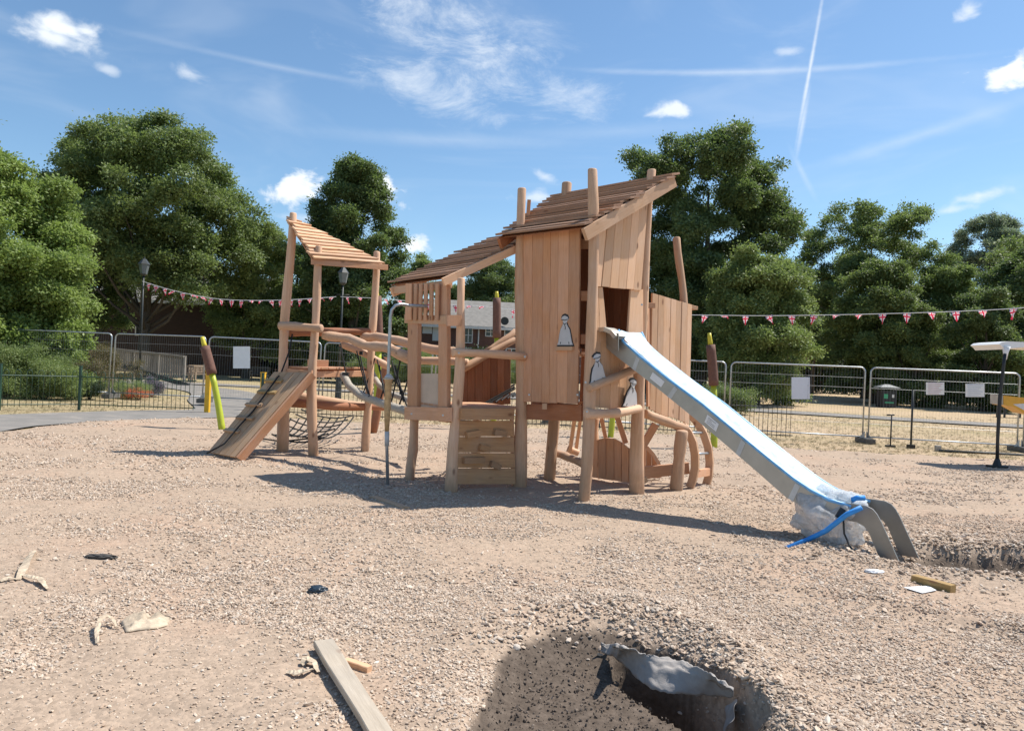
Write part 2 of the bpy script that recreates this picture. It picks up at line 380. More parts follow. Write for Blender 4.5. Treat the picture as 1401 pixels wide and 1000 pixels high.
# gravel / bare earth material
mt, t, b = newmat('gravel_and_dust'); M_gravel = mt
gp = N(t, 'ShaderNodeNewGeometry').outputs['Position']
big = noise_node(t, gp, .55, 5, .6, .4); mid = noise_node(t, gp, 2.3, 7, .7, .5); fin = noise_node(t, gp, 38, 6, .7)
vo = N(t, 'ShaderNodeTexVoronoi'); vo.inputs['Scale'].default_value = 42; t.links.new(gp, vo.inputs['Vector'])
vo2 = N(t, 'ShaderNodeTexVoronoi'); vo2.inputs['Scale'].default_value = 17; t.links.new(gp, vo2.inputs['Vector'])
c = ramp(t, big, [(.3, (.34,.255,.19)), (.5, (.43,.32,.235)), (.7, (.48,.315,.22))])
c = mixc(t, MATH(t, 'MULTIPLY', mid, .9), c, (.31,.23,.165))
vc = ramp(t, N(t, 'ShaderNodeSeparateColor').outputs[0], [(0,(.3,.3,.3)),(1,(.7,.7,.7))])
sepc = [n for n in t.nodes if n.bl_idname == 'ShaderNodeSeparateColor'][0]; t.links.new(vo.outputs['Color'], sepc.inputs[0])
c = mixc(t, .55, c, vc, 'OVERLAY')
c = mixc(t, MATH(t, 'MULTIPLY', fin, .4), c, (.44,.35,.27))
at = N(t, 'ShaderNodeAttribute', attribute_name='soil')
sc_ = ramp(t, noise_node(t, gp, 16, 7, .7), [(.3,(.068,.051,.039)),(.5,(.108,.083,.064)),(.66,(.15,.116,.09)),(.8,(.21,.165,.13))])
c = mixc(t, at.outputs['Fac'], c, sc_)
t.links.new(c, b.inputs['Base Color']); b.inputs['Roughness'].default_value = .95; b.inputs['Specular IOR Level'].default_value = .15
hh = MATH(t, 'ADD', MATH(t, 'MULTIPLY', vo.outputs['Distance'], -.5), MATH(t, 'ADD', MATH(t, 'MULTIPLY', fin, .9), MATH(t, 'MULTIPLY', vo2.outputs['Distance'], -.8)))
bump(t, hh, b, .5, .012)
gnd = mesh('ground', V.tolist(), Q.tolist(), M_gravel, smooth=True); gnd['kind'] = 'structure'
a = gnd.data.attributes.new('soil', 'FLOAT', 'POINT'); a.data.foreach_set('value', soil(V[:,0], V[:,1]).astype('f'))

# lawn, from under the play-area rim to beyond the trees
mt, t, b = newmat('dry_lawn'); gp = N(t, 'ShaderNodeNewGeometry').outputs['Position']
big = noise_node(t, gp, .11, 5, .6, .3, (1,2.2,1)); fin = noise_node(t, gp, 14, 6, .7); md_ = noise_node(t, gp, 1.1, 6, .7)
c = ramp(t, big, [(.30, (.27,.24,.10)), (.42, (.46,.35,.205)), (.62, (.56,.41,.27))])
sp = N(t, 'ShaderNodeSeparateXYZ'); t.links.new(gp, sp.inputs[0])
lg = N(t, 'ShaderNodeMapRange'); t.links.new(MATH(t, 'ADD', sp.outputs[0], MATH(t, 'MULTIPLY', md_, 6)), lg.inputs[0]); lg.inputs[1].default_value = -1; lg.inputs[2].default_value = -12; lg.inputs[4].default_value = .55
c = mixc(t, lg.outputs[0], c, (.21,.23,.085))
c = mixc(t, MATH(t, 'MULTIPLY', md_, .7), c, (.42,.31,.18)); c = mixc(t, MATH(t, 'MULTIPLY', fin, .4), c, (.30,.22,.12))
t.links.new(c, b.inputs['Base Color']); b.inputs['Roughness'].default_value = .95; bump(t, MATH(t, 'ADD', fin, md_), b, .8, .05)
M_lawn = mt
lx = spacing([(-700,-100,60),(-100,-24,6),(-24,20,1.0),(20,80,6),(80,700,62)]); ly = spacing([(-60,-8,8),(-8,26,1.0),(26,90,4),(90,900,60)])
X, Y = np.meshgrid(lx, ly); Z = lawnz(X, Y) + (fbm(X*.4, Y*.4, 3, 4)-.45)*.05*sstep(60,20,Y) - .01
idx = np.arange(X.size).reshape(X.shape)
Q = np.stack([idx[:-1,:-1].ravel(), idx[:-1,1:].ravel(), idx[1:,1:].ravel(), idx[1:,:-1].ravel()], 1)
V = np.stack([X.ravel(), Y.ravel(), Z.ravel()], 1); c_ = V[Q].mean(1)
inside = (bound(c_[:,0], c_[:,1]) > 1.6)
lawn = mesh('lawn', V.tolist(), Q[~inside].tolist(), M_lawn, smooth=True); lawn['kind'] = 'structure'

# asphalt path sweeping in from the left and through the gate
def ribbon(name, pts, wid, mat, z=.02, follow=True):
    pts = [Vector(p) for p in pts]; dense = []
    for i in range(len(pts)-1):
        p0 = pts[max(i-1,0)]; p1 = pts[i]; p2 = pts[i+1]; p3 = pts[min(i+2,len(pts)-1)]
        for k in range(8):
            u = k/8; dense.append(.5*((2*p1)+(p2-p0)*u+(2*p0-5*p1+4*p2-p3)*u*u+(3*p1-p0-3*p2+p3)*u**3))
    dense.append(pts[-1]); V = []; n = 5
    for i, p in enumerate(dense):
        d = dense[min(i+1,len(dense)-1)]-dense[max(i-1,0)]; s = Vector((d.y,-d.x,0)).normalized()
        for k in range(n):
            q = p + s*wid*(k/(n-1)-.5); V.append((q.x, q.y, float(lawnz(q.x,q.y))+z+random.uniform(-.002,.002)))
    Fq = [(i*n+k, i*n+k+1, (i+1)*n+k+1, (i+1)*n+k) for i in range(len(dense)-1) for k in range(n-1)]
    o = mesh(name, V, Fq, mat, smooth=True); o['kind'] = 'structure'; return o
mt, t, b = newmat('asphalt'); gp = N(t, 'ShaderNodeNewGeometry').outputs['Position']
n1 = noise_node(t, gp, 1.4, 6, .65, .4); n2 = noise_node(t, gp, 60, 4, .7)
c = ramp(t, n1, [(.3,(.15,.14,.125)),(.55,(.21,.19,.17)),(.7,(.32,.275,.225))]); c = mixc(t, MATH(t,'MULTIPLY',n2,.35), c, (.29,.27,.245))
t.links.new(c, b.inputs['Base Color']); b.inputs['Roughness'].default_value = .9; bump(t, n2, b, .5, .005); M_asph = mt
ribbon('path', [(-10.5,2,0),(-9.6,7,0),(-10.2,11.5,0),(-10.6,15.0,0),(-9.2,18.0,0),(-7.6,20.6,0),(-9.5,25,0),(-13,32,0),(-22,40,0)], 2.6, M_asph, .03)
ribbon('path', [(-60,39.5,0),(-30,38.5,0),(-12,38,0),(0,36,0),(12,32.0,0),(26,28.2,0),(60,24,0)], 2.2, M_asph, .035)

# stones
def stone(seed):
    bm = bmesh.new(); bmesh.ops.create_icosphere(bm, subdivisions=1, radius=.5); r = random.Random(seed)
    for v in bm.verts: v.co *= r.uniform(.5, 1.25); v.co.z *= .5; v.co.y *= .72
    vs = [tuple(v.co) for v in bm.verts]; fs = [tuple(q.index for q in f.verts) for f in bm.faces]; bm.free(); return vs, fs
mt, t, b = newmat('gravel_stone'); oi = N(t, 'ShaderNodeObjectInfo'); gp = N(t, 'ShaderNodeNewGeometry').outputs['Position']
c = ramp(t, oi.outputs['Random'], [(0,(.27,.205,.155)),(.2,(.47,.37,.28)),(.4,(.58,.47,.365)),(.6,(.43,.305,.22)),(.8,(.67,.56,.45)),(.92,(.42,.37,.32)),(1,(.76,.67,.56))])
c = mixc(t, MATH(t,'MULTIPLY',noise_node(t, gp, .6, 4, .6),.5), c, (.50,.385,.29)); 
sA = N(t, 'ShaderNodeSeparateXYZ'); t.links.new(gp, sA.inputs[0])
t.links.new(c, b.inputs['Base Color']); b.inputs['Roughness'].default_value = .9; b.inputs['Specular IOR Level'].default_value = .2
bump(t, noise_node(t, gp, 90, 4, .6), b, .4, .004); M_stone = mt
def sow(n, y0, y1, s0, s1, xm=1.0, dark=False):
    y = np.sqrt(rng.uniform(y0**2, y1**2, n)); x = rng.uniform(-.78*xm, .78*xm, n)*y + rng.uniform(-.5,.5,n)
    d = np.clip(sstep(.38, .53, fbm(x*.62+5, y*1.1, 4, 41))*.85*(.35+.8*sstep(.36,.6,fbm(x*2.3,y*3.5,3,42))), 0, 1) + .035
    d = np.where(pit1(x, y) > .4, .035, d); d = np.where(pit2(x,y) > .35, .22, d)
    k = (rng.random(n) < d*np.where(pit2(x,y) > .2, 1, 1-.985*soil(x,y))) & (bound(x, y) > .1)
    x = x[k]; y = y[k]; n = len(x)
    s = s0 + (s1-s0)*rng.random(n)**2.4
    z = hgt(x, y) + s*.12
    return np.stack([x, y, z], 1), s
def sow2(n):   # fine grit everywhere
    y = np.sqrt(rng.uniform(2.5**2, 8.5**2, n)); x = rng.uniform(-.78,.78,n)*y; k = (soil(x,y) < .5) & (rng.random(n) < .3+.7*fbm(x*3,y*3,2,77)); x = x[k]; y = y[k]
    s = .005+.010*rng.random(len(x)); return np.stack([x,y,hgt(x,y)+s*.1],1), s
tp = [stone(i) for i in range(7)]
A = [sow(270000, 2.5, 5.2, .006, .028), sow(220000, 5.2, 9, .008, .034), sow(80000, 9, 14, .016, .05), sow(34000, 14, 19.5, .02, .06), sow(700, 2.7, 9, .035, .06)]
# lumps round the two diggings
ang = rng.uniform(0, 2*math.pi, 3800); rad = rng.normal(1.16, .11, 3800)
x = .56+np.cos(ang)*rad*.72; y = 3.15+np.sin(ang)*rad*1.36; kk = (y > 2.4) & ((x>.3)|(y>4.1)&(rng.random(3800)<.5)); x = x[kk]; y = y[kk]; s = .014+.034*rng.random(len(x))**2; A.append((np.stack([x,y,hgt(x,y)+s*.2],1), s))
x = rng.normal(4.6, .85, 2600); y = 6.9+rng.normal(0,.5,2600); k9 = pit2(x,y) < .4; x = x[k9]; y = y[k9]; s = rng.uniform(.02,.06,len(x)); A.append((np.stack([x,y,hgt(x,y)+s*.2],1), s))
pts = np.concatenate([a[0] for a in A]); s = np.concatenate([a[1] for a in A]); n = len(s)
g2 = sow2(60000)
pts = np.concatenate([pts, g2[0]]); s = np.concatenate([s, g2[1]]); n = len(s)
st = scatter('gravel', tp, pts, np.stack([rng.uniform(-.5,.5,n), rng.uniform(-.5,.5,n), rng.uniform(0,6.28,n)],1), np.stack([s*rng.uniform(.8,1.5,n), s, s*rng.uniform(.7,1.1,n)],1), M_stone)
tag(st, 'loose pale pinkish gravel chippings covering the play area', 'gravel')
mt, t, b = newmat('soil_crumb'); oi = N(t, 'ShaderNodeObjectInfo')
t.links.new(ramp(t, oi.outputs['Random'], [(0,(.09,.068,.053)),(.6,(.13,.10,.077)),(.93,(.18,.14,.108)),(1,(.36,.29,.23))]), b.inputs['Base Color']); b.inputs['Roughness'].default_value = 1; M_crumb = mt
x = rng.uniform(-.8,1.6,26000); y = rng.uniform(2.3,4.8,26000); k = soil(x,y) > .4+.4*rng.random(26000); x=x[k]; y=y[k]
x2 = rng.normal(4.6,.7,9000); y2 = 6.72+rng.normal(0,.28,9000); k = soil(x2,y2) > .3; x=np.concatenate([x,x2[k]]); y=np.concatenate([y,y2[k]])
s = .003+.022*rng.random(len(x))**5; n = len(x)
so = scatter('soil_crumbs', tp, np.stack([x,y,hgt(x,y)+s*.2],1), rng.uniform(0,6.28,(n,3)), np.stack([s,s,s],1), M_crumb)
tag(so, 'crumbs of dark brown earth loose in the dug holes', 'soil')

# ================================================================== TREES
def leafmat(name, c, c2, tr=.35):
    mt, t, b = newmat(name); oi = N(t, 'ShaderNodeObjectInfo'); gp = N(t, 'ShaderNodeNewGeometry')
    col = ramp(t, oi.outputs['Random'], [(0, c), (.6, tuple((p+q)/2 for p, q in zip(c, c2))), (1, c2)])
    nz = noise_node(t, gp.outputs['Position'], .35, 3, .5)
    hs = N(t, 'ShaderNodeHueSaturation'); t.links.new(col, hs.inputs['Color']); t.links.new(MATH(t,'ADD',MATH(t,'MULTIPLY',nz,.9),.80), hs.inputs['Value'])
    col = hs.outputs[0]; t.links.new(col, b.inputs['Base Color']); b.inputs['Roughness'].default_value = .5; b.inputs['Specular IOR Level'].default_value = .45
    tl = N(t, 'ShaderNodeBsdfTranslucent'); t.links.new(mixc(t, .5, col, (.16,.24,.03)), tl.inputs[0])
    ms = N(t, 'ShaderNodeMixShader'); ms.inputs[0].default_value = tr; t.links.new(b.outputs[0], ms.inputs[1]); t.links.new(tl.outputs[0], ms.inputs[2])
    t.links.new(ms.outputs[0], t.nodes['Material Output'].inputs[0]); return mt
L_mid = leafmat('leaf_mid_green', (.115,.155,.055), (.215,.265,.105), .45)
L_dark = leafmat('leaf_dark_green', (.075,.112,.045), (.155,.20,.082), .42)
L_lime = leafmat('leaf_lime_green', (.17,.24,.06), (.31,.38,.13), .5)
L_lite = leafmat('leaf_light_green', (.15,.20,.068), (.27,.32,.125), .45)
L_pale = leafmat('leaf_silver_green', (.16,.20,.14), (.28,.32,.24), .4)
L_hedge = leafmat('leaf_hedge', (.016,.03,.012), (.04,.06,.022), .15)
L_rust = leafmat('leaf_rusty_shrub', (.10,.07,.04), (.16,.12,.06), .3)
L_lav = leafmat('lavender_bloom', (.12,.12,.12), (.22,.17,.27), .2)
L_red = leafmat('red_bloom', (.45,.06,.03), (.55,.16,.08), .2)
M_bark = plain('bark', (.085,.07,.055), .9, var=.35, vs=9, bs=.6)
def sprig(seed, n=13, ll=.40, flat=.6):
    r = random.Random(seed); v = []; f = []
    for i in range(n):
        p = Vector((r.gauss(0,.42), r.gauss(0,.42), r.gauss(0,.42)*flat))
        d = (p*.8 + Vector((r.uniform(-1,1), r.uniform(-1,1), r.uniform(-.9,.5)))).normalized()
        s = d.cross(Vector((r.uniform(-.4,.4), r.uniform(-.4,.4), 1))).normalized()
        up = s.cross(d); L = ll*r.uniform(.7,1.25); w = L*.30; b = len(v)
        v += [p, p+d*L*.5+s*w+up*.03, p+d*L, p+d*L*.5-s*w+up*.03]; f += [(b,b+1,b+2),(b,b+2,b+3)]
    return v, f
SPR = [sprig(i) for i in range(4)]; SPRF = [sprig(10+i, 22, .19) for i in range(4)]; SPRB = [sprig(20+i, 9, .42) for i in range(4)]
def crown_points(lobes, n, seed, shell=(.6,1.0), gaps=.0, sub=7):
    r = np.random.default_rng(seed); S_ = []
    for L_ in lobes:      # every limb carries its own set of leafy clumps
        k_ = max(4, int(sub*r.uniform(.7,1.2)))
        for i in range(k_):
            d = r.normal(size=3); d /= np.linalg.norm(d); d[2] = d[2]*.8+.15
            q_ = L_[3]*r.uniform(.28,.50); S_.append((*(np.array(L_[:3])+d*(L_[3]*r.uniform(.6,1.22)-q_*.4)), q_))
    L = np.array(S_, float); ar = L[:,3]**2; k = r.choice(len(L), n, p=ar/ar.sum())
    d = r.normal(size=(n,3)); d /= np.linalg.norm(d, axis=1)[:,None]; fl = (d[:,2] < -.1) & (r.random(n) < .7); d[:,2] = np.where(fl, -d[:,2], d[:,2])
    rad = L[k,3]*(shell[0]+(shell[1]-shell[0])*r.random(n)**.5)
    nz = np.array([mnoise.noise(Vector((a*2.1+L[q,0]*3, b*2.1, c*2.1+L[q,2]*3))) for a, b, c, q in zip(d[:,0], d[:,1], d[:,2], k)])
    rad *= 1+.35*nz; p = L[k,:3] + d*rad[:,None]*np.array([1.08,1.08,.68])
    if gaps: q = nz > -gaps; p = p[q]; d = d[q]
    return p, d
def tree(name, base, H, R, prof, n, size, lmat, label, seed, z0=.25, nl=18, group=None, cat='tree', lobef=(.26,.42), spr=None, trunk_r=None, gaps=.3, extra=(), lean=0, ysq=.85):
    r = random.Random(seed); t = empty(name, base, label, cat, group)
    lobes = []
    for i in range(nl):
        u = (i+.5)/nl; z = z0 + (1-z0)*u; pr = float(np.interp(u, [q[0] for q in prof], [q[1] for q in prof]))
        a = i*2.39996 + r.uniform(-.4,.4); rr = R*r.uniform(*lobef)*(.75+.35*pr); off = max(0, R*pr - rr)*r.uniform(.8,1.0)
        zc = min(z*H, H-rr*.8)
        lobes.append((math.cos(a)*off + lean*u, math.sin(a)*off*ysq, zc, rr))
    for i in range(max(1, nl//9)):   # core
        u = (i+.5)/max(2, nl//5); lobes.append((lean*u, 0, (z0+(1-z0)*u*.85)*H, R*.45*float(np.interp(u, [q[0] for q in prof], [q[1] for q in prof]))+.2))
    lobes += list(extra)
    B = Vector(base); T = Matrix.Translation(B)
    tr = trunk_r or H*.022
    mb = MB(); mb.tube([(0,0,-.3),(0,0,.15*H*.3),(lean*.1,0,H*.25),(lean*.3+.1,0,H*.5),(lean*.6,.1,H*.8)], [tr*1.5,tr*1.1,tr*.9,tr*.6,tr*.15], 9); mb.build('trunk', M_bark, t, T, True)
    for lb in lobes[:12]:
        mb = MB(); zz = max(H*.14, lb[2]*.45); c = Vector(lb[:3]); s = Vector((lean*.1,0,zz)); mid = (s+c)*.5 + Vector((r.uniform(-.3,.3), r.uniform(-.3,.3), -.04*H))
        mb.tube([s, mid, c, c+Vector((c.x,c.y,lb[3])).normalized()*lb[3]*.6], [tr*.38, tr*.26, tr*.13, tr*.04], 5); mb.build('limb', M_bark, t, T, True)
    p, d = crown_points(lobes, int(n*1.7), seed, gaps=gaps); m_ = len(p); rg = np.random.default_rng(seed+5)
    s = size*.68*rg.uniform(.7,1.3,m_)
    scatter('crown', spr or SPR, p, rg.uniform(-.9,.9,(m_,3))*np.array([1,1,3.5]), np.stack([s,s,s],1), lmat, t, T)
    return t
ROUND = [(0,.72),(.25,.98),(.5,1),(.75,.82),(1,.35)]; CONE = [(0,.8),(.2,1),(.45,.9),(.7,.62),(.9,.3),(1,.1)]; DOME = [(0,.8),(.3,1),(.6,.95),(.85,.72),(1,.45)]
BG = 'trees standing around the park'
def at(px, D, right=True):   # ground spot under pixel column px at depth D metres
    p = P(px, 500, D); x = p.x; 
    for i in range(3):
        z = float(lawnz(x, D)); # follow the vertical (camera is rolled)
        x = (px-700.5)/F*D + math.tan(ROLL)*(z-CAMZ)*(-1)
    return Vector((x, D, z))
def topz(px, py, D): return P(px, py, D).z
def tr_(px, D, toppx, toppy, *a, **k):
    b = at(px, D); return b, topz(toppx, toppy, D) - b.z
# (1) lime green tree close on the left
b = at(18, 25); b.x -= 1.2; H = topz(60, 214, 25)
tree('broadleaf_tree', b, H, 4.3, [(0,.85),(.2,1),(.45,.98),(.7,.74),(.9,.42),(1,.2)], 20000, .40, L_lime, 'bright lime green tree with layered branches at the left edge behind the railings', 11, z0=.04, nl=46, lobef=(.20,.30), gaps=.4)
b = at(-105, 30); tree('tall_tree', b, topz(-20, 130, 30), 3.1, DOME, 5000, .5, L_mid, 'green tree whose leafy edge just shows at the upper left border', 12, z0=.15)
# (2) the big spreading tree left
b, H = tr_(195, 46, 190, 178); tree('spreading_tree', b, H, 7.0, [(0,.75),(.2,.95),(.45,1.0),(.65,.93),(.85,.72),(1,.5)], 15000, .62, L_mid, 'largest wide crowned tree left of centre, above the brick building coloured dark for shade', 21, z0=.36, nl=34, lobef=(.2,.32), gaps=.12)
b, H = tr_(110, 49, 95, 190); tree('spreading_tree', b, H, 3.8, DOME, 6000, .6, L_mid, 'left hand shoulder of trees, standing behind the lime green tree', 22, z0=.2, nl=18, gaps=.14)
b, H = tr_(335, 52, 345, 303); tree('broadleaf_tree', b, H, 4.4, DOME, 8000, .55, L_lite, 'lower rounded tree between the spreading tree and the small tower', 23, z0=.24, nl=22, gaps=.25)
# (3) conical chestnut
b, H = tr_(478, 52, 470, 224); tree('chestnut_tree', b, H, 4.9, [(0,.95),(.25,1),(.5,.88),(.7,.70),(.88,.56),(1,.40)], 14000, .6, L_dark, 'tall dark conical chestnut rising behind the small tower roof', 31, z0=.1, nl=34, lobef=(.2,.32), gaps=.3)
b, H = tr_(565, 66, 566, 350); tree('broadleaf_tree', b, H, 2.6, DOME, 4000, .6, L_lite, 'small light green tree just right of the dark conical chestnut', 32, z0=.1, nl=12)
b, H = tr_(400, 58, 395, 330); tree('broadleaf_tree', b, H, 3.2, DOME, 4000, .6, L_dark, 'dark filler tree directly behind the small tower posts', 33, z0=.05, nl=14)
# (4) behind the houses
b, H = tr_(672, 86, 672, 358); tree('broadleaf_tree', b, H, 6.0, DOME, 8000, .7, L_dark, 'dark round tree behind the grey house roof', 41, z0=.1, nl=20, gaps=.4)
b, H = tr_(775, 88, 780, 375); tree('broadleaf_tree', b, H, 6.0, DOME, 3500, .9, L_dark, 'dark tree hidden mostly by the boarded play tower', 42, z0=.1, nl=14)
b, H = tr_(615, 92, 618, 390); tree('broadleaf_tree', b, H, 4.0, DOME, 4000, .75, L_mid, 'mid green tree above the left end of the grey house roof', 43, z0=.1, nl=14)
# (5) big tree to the right of the play tower
b, H = tr_(958, 44, 930, 192); tree('spreading_tree', b, H, 5.8, [(0,.85),(.25,.95),(.5,.95),(.75,.92),(.9,.8),(1,.6)], 17000, .56, L_dark, 'massive dark tree rising directly behind the right end of the play tower', 51, z0=.12, nl=34, lobef=(.2,.32), gaps=.3,
     extra=[(3.6,0,10.2,1.3),(4.3,.3,9.2,1.0),(4.7,0,10.5,1.0),(3.9,-.4,11.4,1.0),(3.0,0,11.9,1.2)])
b, H = tr_(1035, 38, 1020, 350); tree('broadleaf_tree', b, H, 3.3, DOME, 8500, .45, L_lite, 'lighter green bushy tree in front of the massive dark tree', 52, z0=.06, nl=24, gaps=.3)
b, H = tr_(880, 47, 890, 330); tree('broadleaf_tree', b, H, 3.2, DOME, 4000, .55, L_dark, 'dark tree filling the gap left of the massive tree, by the tower wall', 53, z0=.05, nl=14)
# (6) right hand group
b, H = tr_(1185, 54, 1180, 284); tree('spreading_tree', b, H, 5.7, [(0,.7),(.25,.9),(.5,1),(.75,.95),(.9,.8),(1,.6)], 11000, .58, L_mid, 'broad domed tree to the right of the sky gap, tallest of the right hand group', 61, z0=.2, nl=28, lobef=(.18,.3), gaps=.14)
b, H = tr_(1195, 46, 1200, 362); tree('broadleaf_tree', b, H, 3.4, DOME, 8000, .5, L_mid, 'round green tree below and in front of the broad domed tree', 62, z0=.05, nl=22, gaps=.3)
b, H = tr_(1348, 78, 1345, 296); tree('birch_tree', b, H, 5.6, [(0,.7),(.3,1),(.6,.95),(.85,.7),(1,.4)], 13000, .6, L_pale, 'pale silvery birch showing above the right hand trees', 63, z0=.2, nl=44, lobef=(.17,.28), gaps=.25)
b, H = tr_(1292, 50, 1295, 370); tree('broadleaf_tree', b, H, 3.2, DOME, 8000, .5, L_lite, 'light green tree between the round tree and the dark one at the right', 64, z0=.05, nl=20, gaps=.25)
b, H = tr_(1400, 46, 1392, 345); tree('broadleaf_tree', b, H, 3.6, DOME, 9000, .5, L_dark, 'dark tree at the right edge of the picture', 65, z0=.05, nl=22, gaps=.35)
b, H = tr_(1345, 42, 1345, 400); tree('broadleaf_tree', b, H, 2.5, DOME, 5500, .42, L_dark, 'low dark bushy tree in front of the tree at the right edge', 66, z0=.03, nl=16)
b, H = tr_(1250, 44, 1245, 420); tree('broadleaf_tree', b, H, 2.3, DOME, 4500, .42, L_mid, 'low leafy tree above the litter bin', 67, z0=.03, nl=16)
b, H = tr_(1110, 60, 1112, 395); tree('broadleaf_tree', b, H, 2.6, DOME, 3500, .6, L_dark, 'small dark tree in the dip below the sky gap', 68, z0=.3, nl=12)
# trees beyond the frame, so the park is closed on both sides
for i, (x, y, h) in enumerate([(-38,34,13),(-46,50,15),(48,40,12),(58,30,13),(44,62,14)]):
    tree('outer_tree', (x,y,float(lawnz(x,y))), h, 5.5, DOME, 3500, .8, L_mid, ['green tree outside the picture to the near left','green tree outside the picture to the far left','green tree outside the picture to the right','green tree farthest outside the picture to the right','green tree outside the picture to the far right'][i], 80+i, z0=.1, nl=16)
# far treeline
def leaf_mass(name, x0, x1, yf, z0, z1, n, size, mat, label, thick=1.2, seed=0, kind='stuff', cat='hedge', wav=.3, spr=None):
    r = np.random.default_rng(seed); x = r.uniform(x0, x1, n); y = np.interp(x, [x0, x1], yf) if not callable(yf) else yf(x)
    top = z1*(1-wav*.5 + wav*fbm(x*.25, x*0+seed, 3, seed)*1.1); u = r.random(n)**.7; z = z0+(top-z0)*u
    y = y + r.uniform(-.5,.5,n)*thick*np.sqrt(np.clip(1.1-u,0,1)); zz = lawnz(x, y)
    s = size*r.uniform(.6,1.3,n)
    bx, by = (x0+x1)/2, float(np.mean(y)); P_ = np.stack([x-bx, y-by, z+zz],1)
    o = scatter(name, spr or SPR, P_, r.uniform(-.9,.9,(n,3))*np.array([1,1,3.5]), np.stack([s,s,s],1), mat, None, Matrix.Translation((bx,by,0)))
    tag(o, label, cat); return o
leaf_mass('woodland', -110, 110, (104,112), 0, 8.5, 12000, 2.2, L_dark, 'far off belt of dark trees closing the view all round the park', 8, 3, cat='woodland')
leaf_mass('hedge', P(985,520,62).x, 62, (62,64), 0, 2.6, 14000, .42, L_hedge, 'long dark clipped hedge along the far right side of the dry lawn', 1.6, 4, wav=.12)
leaf_mass('hedge', -30, -2.0, (58,60), 0, 2.7, 9000, .42, L_hedge, 'dark hedge along the far left side of the grass', 1.6, 5, wav=.12)
def shrub(px, py, D, R, H, n, size, mat, label, seed, name='shrub', spr=SPRF, cat='shrub'):
    b = at(px, D); t = empty(name, b, label, cat); T = Matrix.Translation(b); r = random.Random(seed)
    lobes = [(r.uniform(-.6,.6)*R, r.uniform(-.4,.4)*R, H*r.uniform(.25,.62), R*r.uniform(.35,.55)) for i in range(7)]
    p, d = crown_points(lobes, n, seed, gaps=.4); p[:,2] = np.clip(p[:,2], 0.02, H*1.05); m_ = len(p); rg = np.random.default_rng(seed); s = size*rg.uniform(.6,1.3,m_)
    mb = MB()
    for i in range(6): a = i*1.05; mb.tube([(0,0,-.05),(math.cos(a)*R*.3, math.sin(a)*R*.3, H*.4),(math.cos(a)*R*.55, math.sin(a)*R*.5, H*.75)], [.02,.014,.006], 5)
    mb.build('stems', M_bark, t, T); scatter('foliage', spr, p, rg.uniform(-.9,.9,(m_,3))*np.array([1,1,3.5]), np.stack([s,s,s],1), mat, t, T); return t
shrub(152, 0, 27, 1.5, 1.9, 1800, .22, L_rust, 'rusty brown shrub between the lime tree and the wooden ramp', 1)
shrub(115, 0, 25, 1.2, 1.4, 1300, .2, L_rust, 'lower brownish shrub nearest the lime green tree', 9)
shrub(60, 0, 22.5, 1.3, 1.0, 1500, .22, L_lite, 'low green shrub under the lime green tree', 2)
shrub(35, 0, 23, 1.5, 1.8, 1800, .25, L_mid, 'dark green shrub at the foot of the lime green tree', 3)
shrub(122, 0, 23.4, .5, .62, 700, .14, L_hedge, 'small dark clipped bush behind the railings', 4)
shrub(207, 0, 26, .5, .75, 900, .13, L_lav, 'mauve lavender clump beside the red flowers', 5, name='lavender_bush')
shrub(176, 0, 24.5, .8, .5, 700, .14, L_lite, 'patch of leafy green flower bed plants', 6, name='flower_bed')
shrub(188, 0, 24.2, .55, .36, 260, .09, L_red, 'small clump of red flowers in the bed', 7, name='red_flowers', cat='flowers')
for i, (px, D, R, H) in enumerate([(500,48,1.6,1.9),(545,50,2.2,2.0),(600,50,2.6,2.3),(660,49,2.4,1.9),(715,50,2.4,2.2),(985,30,1.3,1.0),(1010,45,2,1.7)]):
    shrub(px, 0, D, R, H, 1500, .3, L_mid if i % 2 else L_lite, ['shrub under the small tower bridge, far off','green bush below the far house window','bush seen through the shed window opening','bush in front of the house wall','bush behind the shed gap','small bush right of the play tower behind the fence','bush behind the right hand bulrush post'][i], 60+i)
# grass tufts
def tuft(seed):
    r = random.Random(seed); v = []; f = []
    for i in range(14):
        a = r.uniform(0,6.28); p = Vector((r.uniform(-.5,.5), r.uniform(-.5,.5), 0)); d = Vector((math.cos(a)*.4, math.sin(a)*.4, r.uniform(.5,1))); s = Vector((-math.sin(a), math.cos(a), 0))*.03; b = len(v)
        v += [p-s, p+s, p+d]; f += [(b,b+1,b+2)]
    return v, f
mt, t, b = newmat('grass_blade'); oi = N(t, 'ShaderNodeObjectInfo')
t.links.new(ramp(t, oi.outputs['Random'], [(0,(.13,.14,.045)),(.5,(.26,.20,.10)),(1,(.38,.28,.17))]), b.inputs['Base Color']); b.inputs['Roughness'].default_value = .7; M_tuft = mt
n = 60000; y = rng.uniform(11, 34, n); x = rng.uniform(-1.0,1.0,n)*y*.85; bb = bound(x, y) + (fbm(x*1.3, y*1.3, 3, 20)-.45)*.7; 
dpath = np.minimum(np.abs(x - np.interp(y, [2,7,11.5,15,18,20.6,25,32], [-10.5,-9.6,-10.2,-10.6,-9.2,-7.6,-9.5,-13])), 9)
k = (bb < -.15) & (dpath > 1.4) & (rng.random(n) < np.clip(14/np.maximum(y-8,1)*.5,.25,1)); x=x[k]; y=y[k]; n=len(x)
s = rng.uniform(.02,.065,n)
gr = scatter('grass', [tuft(i) for i in range(4)], np.stack([x,y,lawnz(x,y)-.01],1), np.stack([np.zeros(n),np.zeros(n),rng.uniform(0,6.28,n)],1), np.stack([s*1.6,s*1.6,s],1), M_tuft)
tag(gr, 'short dry grass around the edge of the play area', 'grass')

